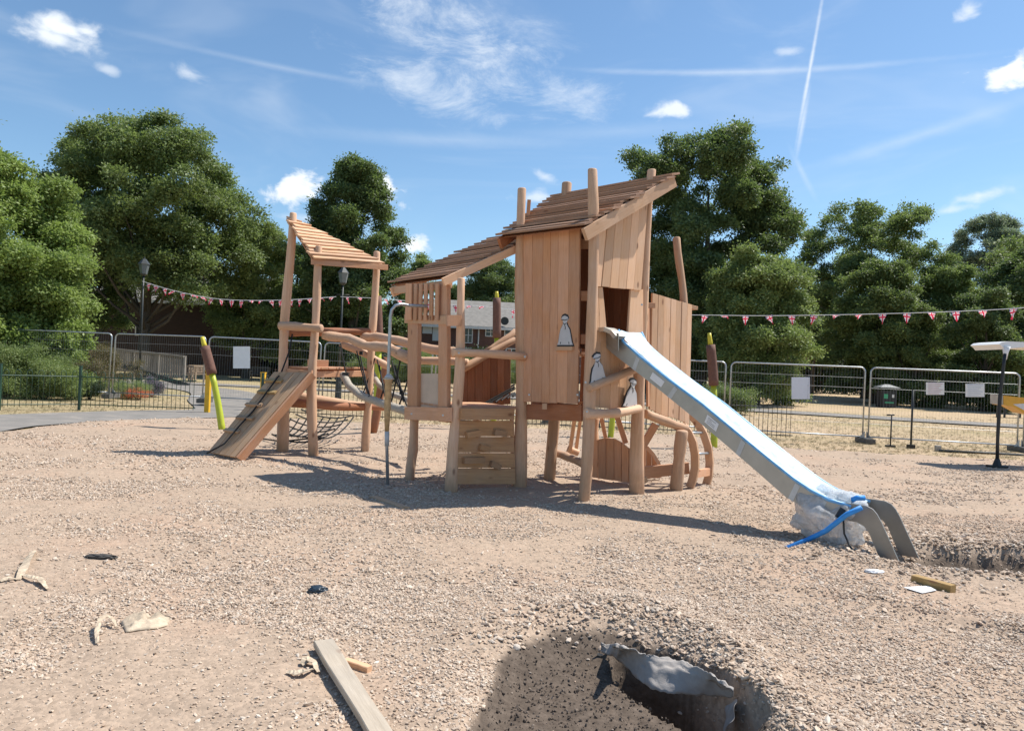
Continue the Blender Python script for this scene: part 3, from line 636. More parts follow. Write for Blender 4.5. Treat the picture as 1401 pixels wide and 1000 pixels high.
# ================================================================== TIMBER BUILDERS
def log(name, parent, p0, p1, ra, rb, mat=None, wob=.03, seed=0, n=12, segs=9, dome=True, ov=1.0, label=None):
    p0 = Vector(p0); p1 = Vector(p1); L = (p1-p0).length; M = frame(p0, p1-p0); r = random.Random(seed*13+5)
    ph = [r.uniform(0,6.28) for _ in range(4)]; V = []; Fc = []
    def ctr(u): return Vector((math.sin(u*4.2+ph[0])*wob + math.sin(u*9+ph[1])*wob*.4 - math.sin(ph[0])*wob, math.sin(u*3.6+ph[2])*wob - math.sin(ph[2])*wob, u*L))
    rings = [(i/segs, 1.0) for i in range(segs+1)]
    if dome: rings = [(0,.86)] + [(max(u,.004), k) for u, k in rings[:-1]] + [(1-.35*rb/L, 1), (1-.10*rb/L, .86), (1, .5)]
    for u, k in rings:
        rad = (ra+(rb-ra)*u)*k*(1+.07*math.sin(u*11+ph[3])+.04*math.sin(u*23+ph[1])); c = ctr(u)
        for j in range(n):
            a = 2*math.pi*j/n; q = rad*(1+.05*math.sin(2*a+ph[0]+u*2)+.03*math.sin(3*a+ph[2])); V.append(c+Vector((math.cos(a)*q, math.sin(a)*q*ov, 0)))
    k = len(rings)
    Fc = [(i*n+j, i*n+(j+1)%n, (i+1)*n+(j+1)%n, (i+1)*n+j) for i in range(k-1) for j in range(n)] + [tuple(range(n))[::-1], tuple(range((k-1)*n, k*n))]
    o = mesh(name, V, Fc, mat or M_log, parent, M, True)
    if label: o['label'] = label
    return o
def slab(name, parent, a, b, c, d, t, mat, label=None, wave=0, seed=0, nseg=1, bev=.004):
    """board with front corners a,b (bottom left/right) c,d (top right/left), thickness t behind; grain along a->d; chamfered front"""
    a, b, c, d = map(Vector, (a, b, c, d)); z = (d-a).normalized(); M = frame(a, z, b-a); Mi = M.inverted(); r = random.Random(seed)
    q = [Mi @ v for v in (a, b, c, d)]; nn = (q[1]-q[0]).cross(q[3]-q[0]).normalized()
    V = []; rows = nseg+1; wv = [r.uniform(-1,1)*wave for _ in range(2*rows)]
    for i in range(rows):
        u = i/nseg; l = q[0].lerp(q[3], u); rr = q[1].lerp(q[2], u); e = (rr-l).normalized()
        l = l + e*wv[2*i]; rr = rr + e*wv[2*i+1]; bb = min(bev, (rr-l).length*.2)
        V += [l - nn*bb, l + e*bb, rr - e*bb, rr - nn*bb, rr - nn*t, l - nn*t]
    Fc = []
    for i in range(nseg):
        s = i*6; Fc += [(s+j, s+(j+1)%6, s+6+(j+1)%6, s+6+j) for j in range(6)]
    Fc += [tuple(range(6))[::-1], tuple(range(nseg*6, nseg*6+6))]
    o = mesh(name, V, Fc, mat, parent, M)
    if label: o['label'] = label
    return o
def lerp(a, b, u): return Vector(a).lerp(Vector(b), u)
def wall(name, parent, a, b, c, d, n, mat, t=.028, gap=.0035, seed=0, ragged=.0, wname='board', sides=None, widths=None):
    """board wall: a,b bottom left/right, c,d top right/left"""
    a, b, c, d = map(Vector, (a, b, c, d)); nrm = (b-a).cross(d-a).normalized(); r = random.Random(seed)
    e = bpy.data.objects.new(name, None); e.empty_display_size = .1; link(e, parent, Matrix.Translation(a))
    ws = [r.uniform(.8,1.2) for _ in range(n)]; S = sum(ws); cum = [0]
    for q in ws: cum.append(cum[-1]+q/S)
    L = (b-a).length
    for i in range(n):
        u0, u1 = cum[i]+gap/2/L, cum[i+1]-gap/2/L; off = nrm*r.uniform(-.004,.004); dz = Vector((0,0,r.uniform(-1,1)*ragged)); 
        slab(wname, e, lerp(a,b,u0)+off+dz, lerp(a,b,u1)+off+dz, lerp(d,c,u1)+off, lerp(d,c,u0)+off, t, mat, seed=seed+i)
    return e
def roof(parent, A, B, C, D, n, mat, t=.03, wfac=1.25, seed=0, lift=.03, name='roof'):
    """slab roof: A,B low edge left/right, C,D high edge right/left; planks run along the low edge"""
    A, B, C, D = map(Vector, (A, B, C, D)); e = bpy.data.objects.new(name, None); link(e, parent, Matrix.Translation(A)); r = random.Random(seed)
    nrm = (B-A).cross(D-A).normalized()
    if nrm.z < 0: nrm = -nrm
    k_ = (A-B).normalized()*.0; dn = nrm*-.032
    ua, ub_, uc, ud = A+dn+(D-A)*.02, B+dn+(C-B)*.02, C+dn, D+dn
    slab('roof_gap_backing', e, ua, ud, uc, ub_, .012, M_red) if ((ud-ua).cross(ub_-ua)).dot(nrm) > 0 else slab('roof_gap_backing', e, ud, ua, ub_, uc, .012, M_red)  # dark sheet added under the planks so their gaps show dark, not sky
    for i in range(n):
        u0 = i/n; u1 = min((i+wfac)/n, 1.02); j0 = r.uniform(-.05,.03); j1 = r.uniform(-.03,.05); ex = (B-A).normalized()
        l0 = lerp(A,D,u0)+ex*j0; r0_ = lerp(B,C,u0)+ex*j1; l1 = lerp(A,D,u1)+ex*j0; r1 = lerp(B,C,u1)+ex*j1
        hi = nrm*(lift*(1+r.uniform(-.2,.35))); lo = nrm*r.uniform(0,.006)
        # low side lifted over the plank below; board: front face = top
        a_, b_, c_, d_ = l0+hi, l1+lo, r1+lo, r0_+hi     # grain a->d along plank
        if ((b_-a_).cross(d_-a_)).dot(nrm) < 0: a_, b_, c_, d_ = b_, a_, d_, c_
        slab('roof_plank', e, a_, b_, c_, d_, t, mat, wave=.010, seed=seed*31+i, nseg=5)
    return e
def beam(name, parent, p0, p1, w, h, mat, roll=0, label=None, wave=0, seed=0, nseg=1):
    p0 = Vector(p0); p1 = Vector(p1); z = (p1-p0).normalized(); up = Vector((0,0,1)); 
    if abs(z.z) > .9: up = Vector((0,-1,0))
    s = z.cross(up).normalized(); up = s.cross(z)
    if roll: R_ = Matrix.Rotation(roll, 3, z); s = R_ @ s; up = R_ @ up
    # front face = up side
    return slab(name, parent, p0 - s*w/2 + up*h/2, p0 + s*w/2 + up*h/2, p1 + s*w/2 + up*h/2, p1 - s*w/2 + up*h/2, h, mat, label, wave, seed, nseg) if ((s).cross(z)).dot(up) > 0 else \
           slab(name, parent, p0 + s*w/2 + up*h/2, p0 - s*w/2 + up*h/2, p1 - s*w/2 + up*h/2, p1 + s*w/2 + up*h/2, h, mat, label, wave, seed, nseg)
def onz(p): return Vector((p.x, p.y, float(hgt(p.x, p.y))-.06))
def GZ(px, py): 
    p = G(px, py)
    for i in range(4): p = G(px, py, float(hgt(p.x, p.y)))
    return p
# key points of the big play tower
pa = GZ(712,665); pb = GZ(797,685); pc = GZ(872,675); pd = GZ(752,655); pe = GZ(617,671); pf = GZ(562,656)
Vbc = Vector((pc.x-pb.x, pc.y-pb.y, 0)).normalized(); Vab = Vector((pb.x-pa.x, pb.y-pa.y, 0)).normalized()
TW = empty('play_tower', (pb+pc)/2*1.0, 'tall boarded timber play tower with a shingled lean-to roof and projecting post tops', 'play tower')
Z3 = Vector((0,0,1))
def q(px, py, D): return P(px, py, D)
Da, Db, Dc, Dd = pa.y, pb.y, pc.y, pd.y
log('post', TW, onz(pa), q(717,258,Da), .085, .055, seed=1, wob=.02)
log('post', TW, onz(pb), q(815,232,Db), .075, .055, seed=2, wob=.04)
log('post', TW, onz(pc), q(893,231,Dc), .095, .06, seed=3, wob=.03)
log('post', TW, onz(pd), q(779,250,Dd+.1), .085, .06, seed=4, wob=.03)
# front boarded wall (a-b), shaded side
wa0 = q(717,549,Da-.02); wb0 = q(798,553,Db+.02); wa1 = q(718,318,Da-.02); wb1 = q(800,308,Db+.05)
n_ = Vector((-Vab.y*1.0, Vab.x, 0)); n_ = n_ if n_.y < 0 else -n_
offn = n_*.05
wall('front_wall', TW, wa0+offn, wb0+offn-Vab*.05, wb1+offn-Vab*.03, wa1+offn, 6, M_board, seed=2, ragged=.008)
# dark backing sheet added behind the boards so the gaps read dark
slab('gap_backing_board', TW, wa0+offn*.2-Z3*0, wb0+offn*.2-Vab*.1, wb1+offn*.2-Vab*.1-Z3*.15, wa1+offn*.2-Z3*.1, .02, M_red)
# right wall (b-c): upper boards, door, lower boards
nb = Vector((Vbc.y, -Vbc.x, 0)); nb = nb if nb.y < 0 else -nb
def bc(px, py, off=.05):   # point on the right-hand wall plane seen at pixel
    d = ray(px, py); p0 = Vector((pb.x, pb.y, 0)) + nb*off; t_ = (p0-CAM).dot(nb)/d.dot(nb); return CAM + d*t_
def ab(px, py, off=.05):
    d = ray(px, py); p0 = Vector((pb.x, pb.y, 0)) + n_*off; t_ = (p0-CAM).dot(n_)/d.dot(n_); return CAM + d*t_
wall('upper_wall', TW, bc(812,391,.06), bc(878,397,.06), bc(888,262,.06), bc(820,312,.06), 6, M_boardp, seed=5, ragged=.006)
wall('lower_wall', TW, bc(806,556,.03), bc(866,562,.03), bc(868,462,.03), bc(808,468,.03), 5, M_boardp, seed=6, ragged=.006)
wall('door_jamb', TW, bc(808,469,.03), bc(832,469,.03), bc(825,393,.03), bc(812,392,.03), 2, M_boardp, seed=7)
wall('door_jamb', TW, bc(858,469,.03), bc(880,469,.03), bc(880,396,.03), bc(863,396,.03), 1, M_boardp, seed=8)
# far walls a-d, d-c (seen through the door), floor
pd_ = Vector((pc.x-pb.x+pa.x, pc.y-pb.y+pa.y, 0)); 
def lift(p, z): return Vector((p.x, p.y, z))
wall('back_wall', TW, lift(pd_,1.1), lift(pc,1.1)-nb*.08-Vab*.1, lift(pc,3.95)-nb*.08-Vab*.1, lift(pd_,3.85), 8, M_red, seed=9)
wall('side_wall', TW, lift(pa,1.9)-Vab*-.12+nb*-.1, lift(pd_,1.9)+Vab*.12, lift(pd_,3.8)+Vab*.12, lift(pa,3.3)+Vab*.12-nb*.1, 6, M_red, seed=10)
dk = bpy.data.objects.new('deck', None); link(dk, TW, Matrix.Translation(lift(pa,1.82)))
for i in range(8):
    u0, u1 = i/8+.004, (i+1)/8-.004
    slab('deck_board', dk, lerp(lift(pa,1.82),lift(pb,1.82),u0), lerp(lift(pa,1.82),lift(pb,1.82),u1), lerp(lift(pd_,1.82),lift(pc,1.82),u1), lerp(lift(pd_,1.82),lift(pc,1.82),u0), .03, M_board)
# framing below
beam('joist', TW, ab(713,563,-.02), ab(797,565,-.02), .05, .20, M_red)
beam('joist', TW, ab(728,557,-.5), ab(800,562,-.5), .05, .16, M_red)
beam('peg_block', TW, ab(745,552,.10), ab(745,560,.10), .06, .05, M_boardp)
for k, (y0, y1) in enumerate([(322,346),(398,412),(452,476)]): beam('cross_block', TW, ab(794,(y0+y1)/2,-.02), bc(822,(y0+y1)/2,-.06), .05, .12, M_board)
# roof
RA = q(681,323,9.65); RB = q(799,309,8.62); RC = q(924,238,9.62); RD = q(757,268,10.6)
roof(TW, RA, RB, RC, RD, 15, M_roof, seed=3, t=.026, lift=.035)
beam('bargeboard', TW, RB+Vector((0,0,-.10))+Vbc*.02, RC+Vector((0,0,-.10))-Vbc*.02, .045, .15, M_boardp, wave=.008, nseg=6, seed=3)
beam('bargeboard', TW, RA+Vector((.03,0,-.10)), RD+Vector((.03,0,-.12)), .045, .14, M_red)
beam('purlin', TW, lerp(RA,RD,.93)-Z3*.13, lerp(RB,RC,.93)-Z3*.13-Vab*.06, .09, .09, M_board)
# post tops that pierce the roof near its left edge
beam('post_cap', TW, q(722,300,10.0), q(724,274,10.0), .05, .06, M_board)
# log rails on the right-hand face
log('rail', TW, bc(806,531,.12), bc(875,505,.12), .055, .05, seed=12, wob=.012, n=10, segs=6)
log('rail', TW, bc(802,566,.10), bc(874,560,.10), .058, .05, seed=13, wob=.02, n=10, segs=6)
# bell shaped plates: pale face on a dark outline
BELL = [(-.50,0),(.50,0),(.42,.12),(.36,.34),(.30,.52),(.16,.66),(.11,.74),(.15,.80),(.24,.86),(.20,.95),(0,1.0),(-.14,.97),(-.24,.88),(-.13,.84),(-.10,.74),(-.15,.66),(-.28,.52),(-.36,.34),(-.42,.12)]
mt_pl = plain('pale_plate', (.55,.55,.56), .5, var=.06)
def bell(bl, br, top, nrm, label, flip=1):
    bl, br, top = map(Vector, (bl, br, top)); w_ = (br-bl); h_ = top-(bl+br)/2; o0 = (bl+br)/2
    e = bpy.data.objects.new('bell_plate', None); link(e, TW, Matrix.Translation(o0)); e['label'] = label
    def plate(name, grow, off, th, mat):
        V = []; c = Vector((0,.42))
        for s_ in (0, 1):
            for x, y in BELL: g = Vector((x,y))-c; g = c + g*grow if grow != 1 else Vector((x,y)); V.append(o0 + w_*g.x*flip + h_*g.y + nrm*(off+th*s_))
        k = len(BELL); Fc = [tuple(range(k))[::-1], tuple(range(k,2*k))] + [(i,(i+1)%k,(i+1)%k+k,i+k) for i in range(k)]
        Mi = Matrix.Translation(o0).inverted(); mesh(name, [Mi @ v for v in V], Fc, mat, e, Matrix.Translation(o0))
    plate('plate_outline', 1.13, .0, .012, M_blk); plate('plate_face', 1.0, .013, .008, mt_pl)
    mb = MB()
    for sg in [[(-.10,.74),(.0,.70),(.11,.74)],[(.0,.70),(.05,.60),(.03,.52)],[(-.22,.87),(0,.84),(.22,.87)],[(-.3,.03),(-.26,.10)],[(.28,.03),(.26,.10)]]:
        mb.tube([o0 + w_*x*flip + h_*y + nrm*.023 for x, y in sg], .0045, 4)
    mesh('plate_lines', [Matrix.Translation(o0).inverted() @ Vector(v) for v in mb.v], mb.f, M_blk, e, Matrix.Translation(o0))['kind'] = 'stuff'
bell(ab(764,472,.075), ab(785,472,.075), ab(774,432,.075), n_, 'uppermost bell plate, on the shaded front wall')
bell(bc(806,526,.10), bc(828,518,.10), bc(815,484,.10), nb, 'middle bell plate, standing on the sloping log rail')
bell(bc(851,555,.08), bc(871,558,.08), bc(865,519,.08), nb, 'lowest bell plate, right end of the lower log rail')
beam('ledge', TW, ab(761,477,.09), ab(784,477,.09), .05, .05, M_boardp)
# right annex: low boarded bay with leaning post
def rx(px, py, D): return P(px, py, D)
AX = TW
ph = GZ(926,670); pi = GZ(946,667); pj = GZ(968,664)
log('post', AX, q(936,500,10.7), q(925,325,10.75), .062, .05, seed=21, wob=.03)
log('post', AX, onz(ph), q(930,588,ph.y), .09, .085, seed=22, wob=.015)
log('rail', AX, q(882,566,9.85), q(941,585,10.25), .065, .06, seed=23, wob=.01, n=10)
wall('bay_wall', AX, q(889,560,10.0), q(943,580,10.65), q(947,417,10.65), q(893,401,10.0), 7, M_boardp, seed=11, ragged=.01)
wall('bay_side_wall', AX, q(893,556,10.2), q(884,556,9.95), q(884,420,9.95), q(893,412,10.2), 1, M_board, seed=12)
beam('top_rail', AX, q(943,420,10.7), q(951,422,10.75), .12, .05, M_boardp)
slab('inner_board', AX, q(890,560,10.3), q(940,575,10.9), q(944,425,10.9), q(893,405,10.3), .02, M_red)
for (x0, y0, x1, y1, D) in [(887,414,893,420,9.9)]: beam('bracket', AX, q(884,418,9.75), q(896,418,9.75), .06, .07, M_board)
# arched ladder
def arch(name, parent, pts, w_, th, mat, dvec, seed=0):
    """flat curved timber following pts, width w_ in-plane (vertical plane), thickness th along dvec"""
    pts = [Vector(p) for p in pts]; o0 = pts[0].copy(); V = []; k = len(pts); dv = Vector(dvec).normalized()
    for i, p in enumerate(pts):
        d = (pts[min(i+1,k-1)]-pts[max(i-1,0)]).normalized(); s = d.cross(dv).normalized()*w_/2
        for a_, b_ in ((s, dv*th/2), (-s, dv*th/2), (-s, -dv*th/2), (s, -dv*th/2)): V.append(p+a_+b_-o0)
    Fc = [(i*4+j, i*4+(j+1)%4, i*4+4+(j+1)%4, i*4+4+j) for i in range(k-1) for j in range(4)] + [(0,3,2,1), tuple(range(4*k-4, 4*k))]
    return mesh(name, V, Fc, mat, parent, Matrix.Translation(o0))
dA = Vector((.75,-.2,0))
A1 = [q(x, y, 10.25) for x, y in [(944,667),(948,655),(951,640),(951,622),(948,605),(942,592),(934,582)]]
A2 = [q(x, y, 10.75) for x, y in [(966,664),(970,650),(971,632),(969,612),(963,594),(954,578),(944,566)]]
dl = (A2[0]-A1[0]).normalized()
arch('ladder_arch', AX, A1, .11, .05, M_boardp, dl); arch('ladder_arch', AX, A2, .11, .05, M_boardp, dl)
for i, (y1, y2, kind) in enumerate([(592,592,0),(621,620,0),(648,645,1)]):
    p0_ = q([943,950,951][i], y1, 10.25); p1_ = q([961,970,971][i], y2, 10.75)
    if kind: beam('ladder_rung', AX, p0_, p1_, .05, .11, M_board)
    else: mb = MB(); mb.tube([p0_, p1_], .018, 8); mesh('ladder_rung', mb.v, mb.f, M_galv, AX, None, True)
# crawl drum and braces underneath
def drum(parent, c, rad, zb, D0, n, a0, a1, mat, name):
    pass
def curved_top_wall(name, parent, xs, ytop, ybot, Ds, mat, seed=0):
    e = bpy.data.objects.new(name, None); o0 = q(xs[0], ybot[0], Ds[0]); link(e, parent, Matrix.Translation(o0))
    for i in range(len(xs)-1):
        g = .35
        slab('board', e, q(xs[i]+g, ybot[i], Ds[i]), q(xs[i+1]-g, ybot[i+1], Ds[i+1]), q(xs[i+1]-g, ytop[i+1], Ds[i+1]), q(xs[i]+g, ytop[i], Ds[i]), .03, mat, seed=seed+i)
curved_top_wall('crawl_panel', AX, [806,818,829,840,850,860,870], [606,601,599,600,605,613,625], [652,654,656,657,659,660,662], [10.55,10.5,10.45,10.4,10.35,10.3,10.25], M_board, 3)
curved_top_wall('crawl_panel', AX, [869,876,884,892,899,905], [612,609,613,622,633,646], [655,655,655,654,654,653], [10.9,10.9,10.9,10.9,10.9,10.9], M_board, 5)
arch('curved_rim', AX, [q(x, y, 10.82) for x, y in [(876,608),(885,612),(893,621),(900,632),(906,650)]], .05, .07, M_boardp, (0,1,0))
beam('brace', AX, q(843,566,10.6), q(856,606,10.6), .07, .09, M_board); beam('brace', AX, q(823,572,10.7), q(830,606,10.7), .05, .08, M_board)
beam('brace', AX, q(897,580,10.4), q(872,622,10.4), .08, .10, M_board)
beam('ground_rail', AX, q(862,648,10.3), q(942,640,10.4), .06, .16, M_board)
beam('ground_rail', AX, q(884,655,9.95), q(862,668,9.8), .05, .08, M_grey)
log('post', AX, onz(GZ(806,652)), q(813,570,GZ(806,652).y), .08, .08, seed=25, wob=.02)
log('rail', AX, q(758,619,10.6), q(798,634,9.9), .06, .055, seed=26, wob=.01, n=10)
beam('brace', AX, q(779,622,11.0), q(787,566,10.8), .05, .12, M_boardp); beam('brace', AX, q(787,622,11.2), q(794,575,11.2), .05, .05, M_boardp)
log('rail', AX, q(776,614,11.0), q(792,620,11.0), .05, .05, seed=27, wob=0, n=8, segs=3)
arch('strut', AX, [q(770,572,9.9), q(785,562,9.6), q(799,545,9.2)], .1, .05, M_board, (.6,-.7,0))

# ------------------------------------------------------------------ shed wing with lean-to roof, window and climbing wall
SH = empty('play_shed', pe, 'low lean-to timber shed with slatted window and block climbing wall', 'play shed')
De, Df = pe.y, pf.y
Vfe = Vector((pe.x-pf.x, pe.y-pf.y, 0)).normalized(); nf = Vector((Vfe.y, -Vfe.x, 0)); nf = nf if nf.y < 0 else -nf
def fe(px, py, off=.0):
    d = ray(px, py); p0 = Vector((pe.x, pe.y, 0)) + nf*off; t_ = (p0-CAM).dot(nf)/d.dot(nf); return CAM + d*t_
Vea = Vector((pa.x-pe.x, pa.y-pe.y, 0)).normalized(); ne = Vector((Vea.y, -Vea.x, 0)); ne = ne if ne.y < 0 else -ne
def ea(px, py, off=.0):
    d = ray(px, py); p0 = Vector((pe.x, pe.y, 0)) + ne*off; t_ = (p0-CAM).dot(ne)/d.dot(ne); return CAM + d*t_
log('post', SH, onz(pe), ea(629,380), .082, .045, seed=31, wob=.02)
log('post', SH, onz(pf), fe(564,560,0), .075, .06, seed=32, wob=.02)
slab('square_post', SH, fe(557,574,.06), fe(570,575,.06), fe(572,392,.06), fe(558,392,.06), .06, M_board)
slab('square_post', SH, fe(599,576,.06), fe(611,578,.06), fe(611,384,.06), fe(600,386,.06), .06, M_board)
pg = Vector((pf.x+pa.x-pe.x, pf.y+pa.y-pe.y, 0)); log('post', SH, onz(pg), lift(pg,1.05), .07, .06, seed=34)
# slats
edges = [(554,562),(565,569.3),(572,576),(579,583),(586.5,591),(594.5,598.5)]
sl_ = bpy.data.objects.new('slatted_screen', None); link(sl_, SH, Matrix.Translation(fe(554,436,.09)))
for i, (x0, x1) in enumerate(edges):
    slab('slat', sl_, fe(x0,438,.115), fe(x1,438,.115), fe(x1+.8,388,.115), fe(x0+.8,388,.115), .022, M_board, seed=i)
slab('lintel', SH, fe(553,442,.08), fe(612,444,.08), fe(612,432,.08), fe(553,430,.08), .03, M_boardp)
slab('lintel', SH, ea(612,446,.09), ea(632,446,.09), ea(632,431,.09), ea(612,431,.09), .03, M_board)
slab('infill_panel', SH, fe(570,556,.0), fe(599,556,.0), fe(599,511,.0), fe(570,511,.0), .02, M_ply, label='pale plywood infill under the window opening')
beam('sill_beam', SH, fe(556,565,.07), fe(616,567,.07), .06, .17, M_board)
# roof
SA = q(532,388,10.35); SB = q(615,377,9.3); SC = q(703,337,9.85); SD = SA + (SC-SB)*1.80
SC1 = SC; SD1 = SA + (SC-SB)
roof(SH, SA, SB, SC1, SD1, 9, M_roof, seed=7, t=.026, lift=.035)
SE = SC + (pd_-lift(pa,0)).normalized()*.75 + Z3*.36
roof(SH, SD1, SC1-Vfe*.04, SE, SD, 7, M_roof, seed=8, t=.026, lift=.035, name='upper_roof')
beam('bargeboard', SH, q(606,386,9.2), q(706,341,9.75), .045, .10, M_boardp, wave=.01, nseg=6)
beam('eaves_board', SH, SA-Z3*.10+Vfe*.05+nf*-.03, SB-Z3*.10-nf*.03, .04, .10, M_boardp)
beam('bargeboard', SH, SA-Z3*.13+Vfe*.10, SD-Z3*.16, .045, .13, M_boardp)
# climbing wall
cw = bpy.data.objects.new('climbing_wall', None); link(cw, SH, Matrix.Translation(ea(625,660,.0)))
ys = [575,597,619,640,662]
for i in range(4):
    xl = 626 - i*.9
    slab('plank', cw, ea(xl,ys[i+1]-.6,.0), ea(xl,ys[i]+.4,.0), ea(700+i*.8,ys[i]+.4,.0), ea(700.8+i*.8,ys[i+1]-.6,.0), .04, M_wallb, seed=i)
beam('top_beam', cw, ea(628,566,.05), ea(701,566,.05), .10, .145, M_wallb, wave=.004, nseg=5)
for i, (x0, y0, x1, y1, t2) in enumerate([(638,593,656,590,0),(676,589,692,592,0),(656,609,669,613,0),(634,628,662,627,0),(671,632,684,637,0)]):
    beam('climbing_block', cw, ea(x0,y0+2,.07), ea(x1,y1+2,.07), .07, .075, M_wallb)
slab('edge_board', SH, ea(701,664,-.03), ea(706,664,-.03), ea(703,560,-.03), ea(699,560,-.03), .03, M_board)
log('grab_rail', SH, ea(620,482,.10), ea(720,489,.10), .052, .052, seed=41, wob=.01, n=12, segs=6)
# boards of the net-ramp side seen behind
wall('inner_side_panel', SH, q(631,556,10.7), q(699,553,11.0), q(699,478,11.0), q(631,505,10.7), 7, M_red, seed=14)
log('inner_rail', SH, q(628,508,10.55), q(704,462,11.1), .06, .05, seed=42, wob=.015, n=10, segs=6)
log('inner_rail', SH, q(664,482,11.2), q(706,455,11.5), .05, .05, seed=43, wob=.02, n=10, segs=5)
dk = bpy.data.objects.new('deck', None); link(dk, SH, Matrix.Translation(lift(pf,1.08)))
for i in range(8):
    u0, u1 = i/8+.004, (i+1)/8-.004
    slab('deck_board', dk, lerp(lift(pf,1.08),lift(pe,1.08),u0), lerp(lift(pf,1.08),lift(pe,1.08),u1), lerp(lift(pg,1.08),lift(pa,1.08),u1), lerp(lift(pg,1.08),lift(pa,1.08),u0), .03, M_board)
mb = MB()
for k in range(6):
    y_ = 553-k*2.5; x_ = 662+k*8; mb.tube([q(x_,y_+2,10.3), q(x_+10,y_-6,11.0)], .012, 5)
for s_ in range(3): mb.tube([q(660,556-s_*3,10.3+s_*.3), q(704,532-s_*3,10.5+s_*.3)], .014, 5)
mesh('climbing_net', mb.v, mb.f, M_black, SH)

# bolt heads on rail ends and posts
for par, p in [(SH, ea(628,483,.165)), (SH, ea(718,488,.165)), (TW, bc(801,523,.15)), (TW, bc(803,563,.17)), (TW, bc(873,507,.17)), (TW, ab(724,335,.085)), (TW, ab(724,540,.085)), (TW, ab(790,540,.085)), (TW, bc(878,417,.16)), (SH, fe(563,566,.17)), (SH, fe(606,568,.17))]:
    mb = MB(); mb.tube([Vector((0,0,0)), Vector((0,-.012,0))], .013, 8); mesh('bolt', mb.v, mb.f, M_galv, par, Matrix.Translation(p))

# ------------------------------------------------------------------ small tower with fan roof
q1 = GZ(386,617); q2 = GZ(428,623); q3 = GZ(500,617)
LT = empty('lookout_tower', q2, 'small three-post lookout tower with a slatted triangular roof at the left', 'lookout tower')
D1, D2, D3 = q1.y, q2.y, q3.y
log('post', LT, onz(q1), q(401,292,D1), .10, .065, seed=51, wob=.035)
log('post', LT, onz(q2), q(437,336,D2), .085, .06, seed=52, wob=.04)
log('post', LT, onz(q3), q(510,343,D3), .075, .06, seed=53, wob=.03)
roof(LT, q(430,354,D2-.15), q(526,361,D3-.15), q(404,300,D1+.1), q(393,297,D1-.1), 12, M_boardp, seed=9, t=.028, lift=.035)
beam('eaves_board', LT, q(426,358,D2-.12), q(530,366,D3-.12), .05, .09, M_board, wave=.01, nseg=5)
log('rafter', LT, q(395,303,D1), q(436,361,D2-.05), .04, .04, seed=54, n=8, segs=4, wob=.005)
log('rafter', LT, q(401,304,D1+.1), q(522,364,D3-.05), .04, .04, seed=55, n=8, segs=4, wob=.005)
log('cross_rail', LT, q(383,446,D1-.22), q(441,448,D2-.14), .075, .06, seed=56, wob=.01, n=10, segs=5)
log('back_rail', LT, q(396,455,D1+.05), q(514,457,D3+.08), .07, .06, seed=57, wob=.02, n=10, segs=6, mat=M_red)
beam('deck_beam', LT, q(392,509,D1), q(428,512,D2-.02), .06, .12, M_board); beam('deck_beam', LT, q(428,512,D2+.1), q(502,511,D3), .06, .10, M_board); beam('deck_beam', LT, q(396,508,D1+.1), q(502,509,D3+.1), .06, .12, M_red)
dk = bpy.data.objects.new('deck', None); link(dk, LT, Matrix.Translation(q(400,505,D1)))
for i in range(7):
    u0, u1 = i/7+.01, (i+1)/7-.01; a_, b_, c_ = q(394,505,D1), q(428,507,D2), q(500,506,D3)
    slab('deck_board', dk, lerp(a_,c_,u0)+Z3*.02, lerp(a_,c_,u1)+Z3*.02, lerp(b_,c_,u1)+Z3*.02+Vector((.004,0,0)), lerp(b_,c_,u0)+Z3*.02, .03, M_board)
beam('seat_block', LT, q(421,497,D2+.5), q(449,498,D2+.6), .25, .13, M_boardp, label='pale sawn wooden block on the deck')
log('lower_rail', LT, q(393,550,D1-.02), q(527,555,D3+.15), .08, .07, seed=58, wob=.03, n=10, segs=7, mat=M_red)
log('lower_rail', LT, q(405,541,D1+.6), q(532,560,D3+.7), .08, .06, seed=59, wob=.02, n=10, segs=7)
# ramp with cleats
rbl = GZ(287,622); rbr = GZ(324,629); rtl = q(377,511,D1-.25); rtr = q(424,512,D2-.15)
rbl.z += .02; rbr.z += .02
rp = bpy.data.objects.new('ramp', None); link(rp, LT, Matrix.Translation(rbl))
nr = (rbr-rbl).cross(rtl-rbl).normalized(); nr = nr if nr.z > 0 else -nr
for i in range(5):
    u0, u1 = i/5+.006, (i+1)/5-.006
    slab('ramp_plank', rp, lerp(rbl,rbr,u0)+nr*.05, lerp(rbl,rbr,u1)+nr*.05, lerp(rtl,rtr,u1)+nr*.05, lerp(rtl,rtr,u0)+nr*.05, .04, M_grey, seed=i)
slab('side_board', rp, rbr+(rbr-rbl).normalized()*.04-nr*.07, rbr+(rbr-rbl).normalized()*.04+nr*.07, rtr+(rtr-rtl).normalized()*.04+nr*.07, rtr+(rtr-rtl).normalized()*.04-nr*.07, .045, M_board)
for i, u in enumerate([.26,.42,.58,.74,.88]):
    a_ = lerp(rbl,rtl,u)+nr*.07; b_ = lerp(rbr,rtr,u)+nr*.07
    if i % 2: a_, b_ = lerp(a_,b_,.05), lerp(a_,b_,.6)
    else: a_, b_ = lerp(a_,b_,.0), lerp(a_,b_,.5)
    beam('cleat', rp, a_, b_, .07, .03, M_grey if i < 3 else M_gold, roll=.5)
mb = MB(); rpts = [q(400,457,D1-.25), q(396,480,D1-.3), q(384,512,D1-.28)] + [lerp(lerp(rbl,rbr,.45), lerp(rtl,rtr,.35), u)+nr*(.09+.02*math.sin(u*9)) for u in (.9,.7,.5,.3,.1)] + [rbl+Vector((.05,-.25,.03))]
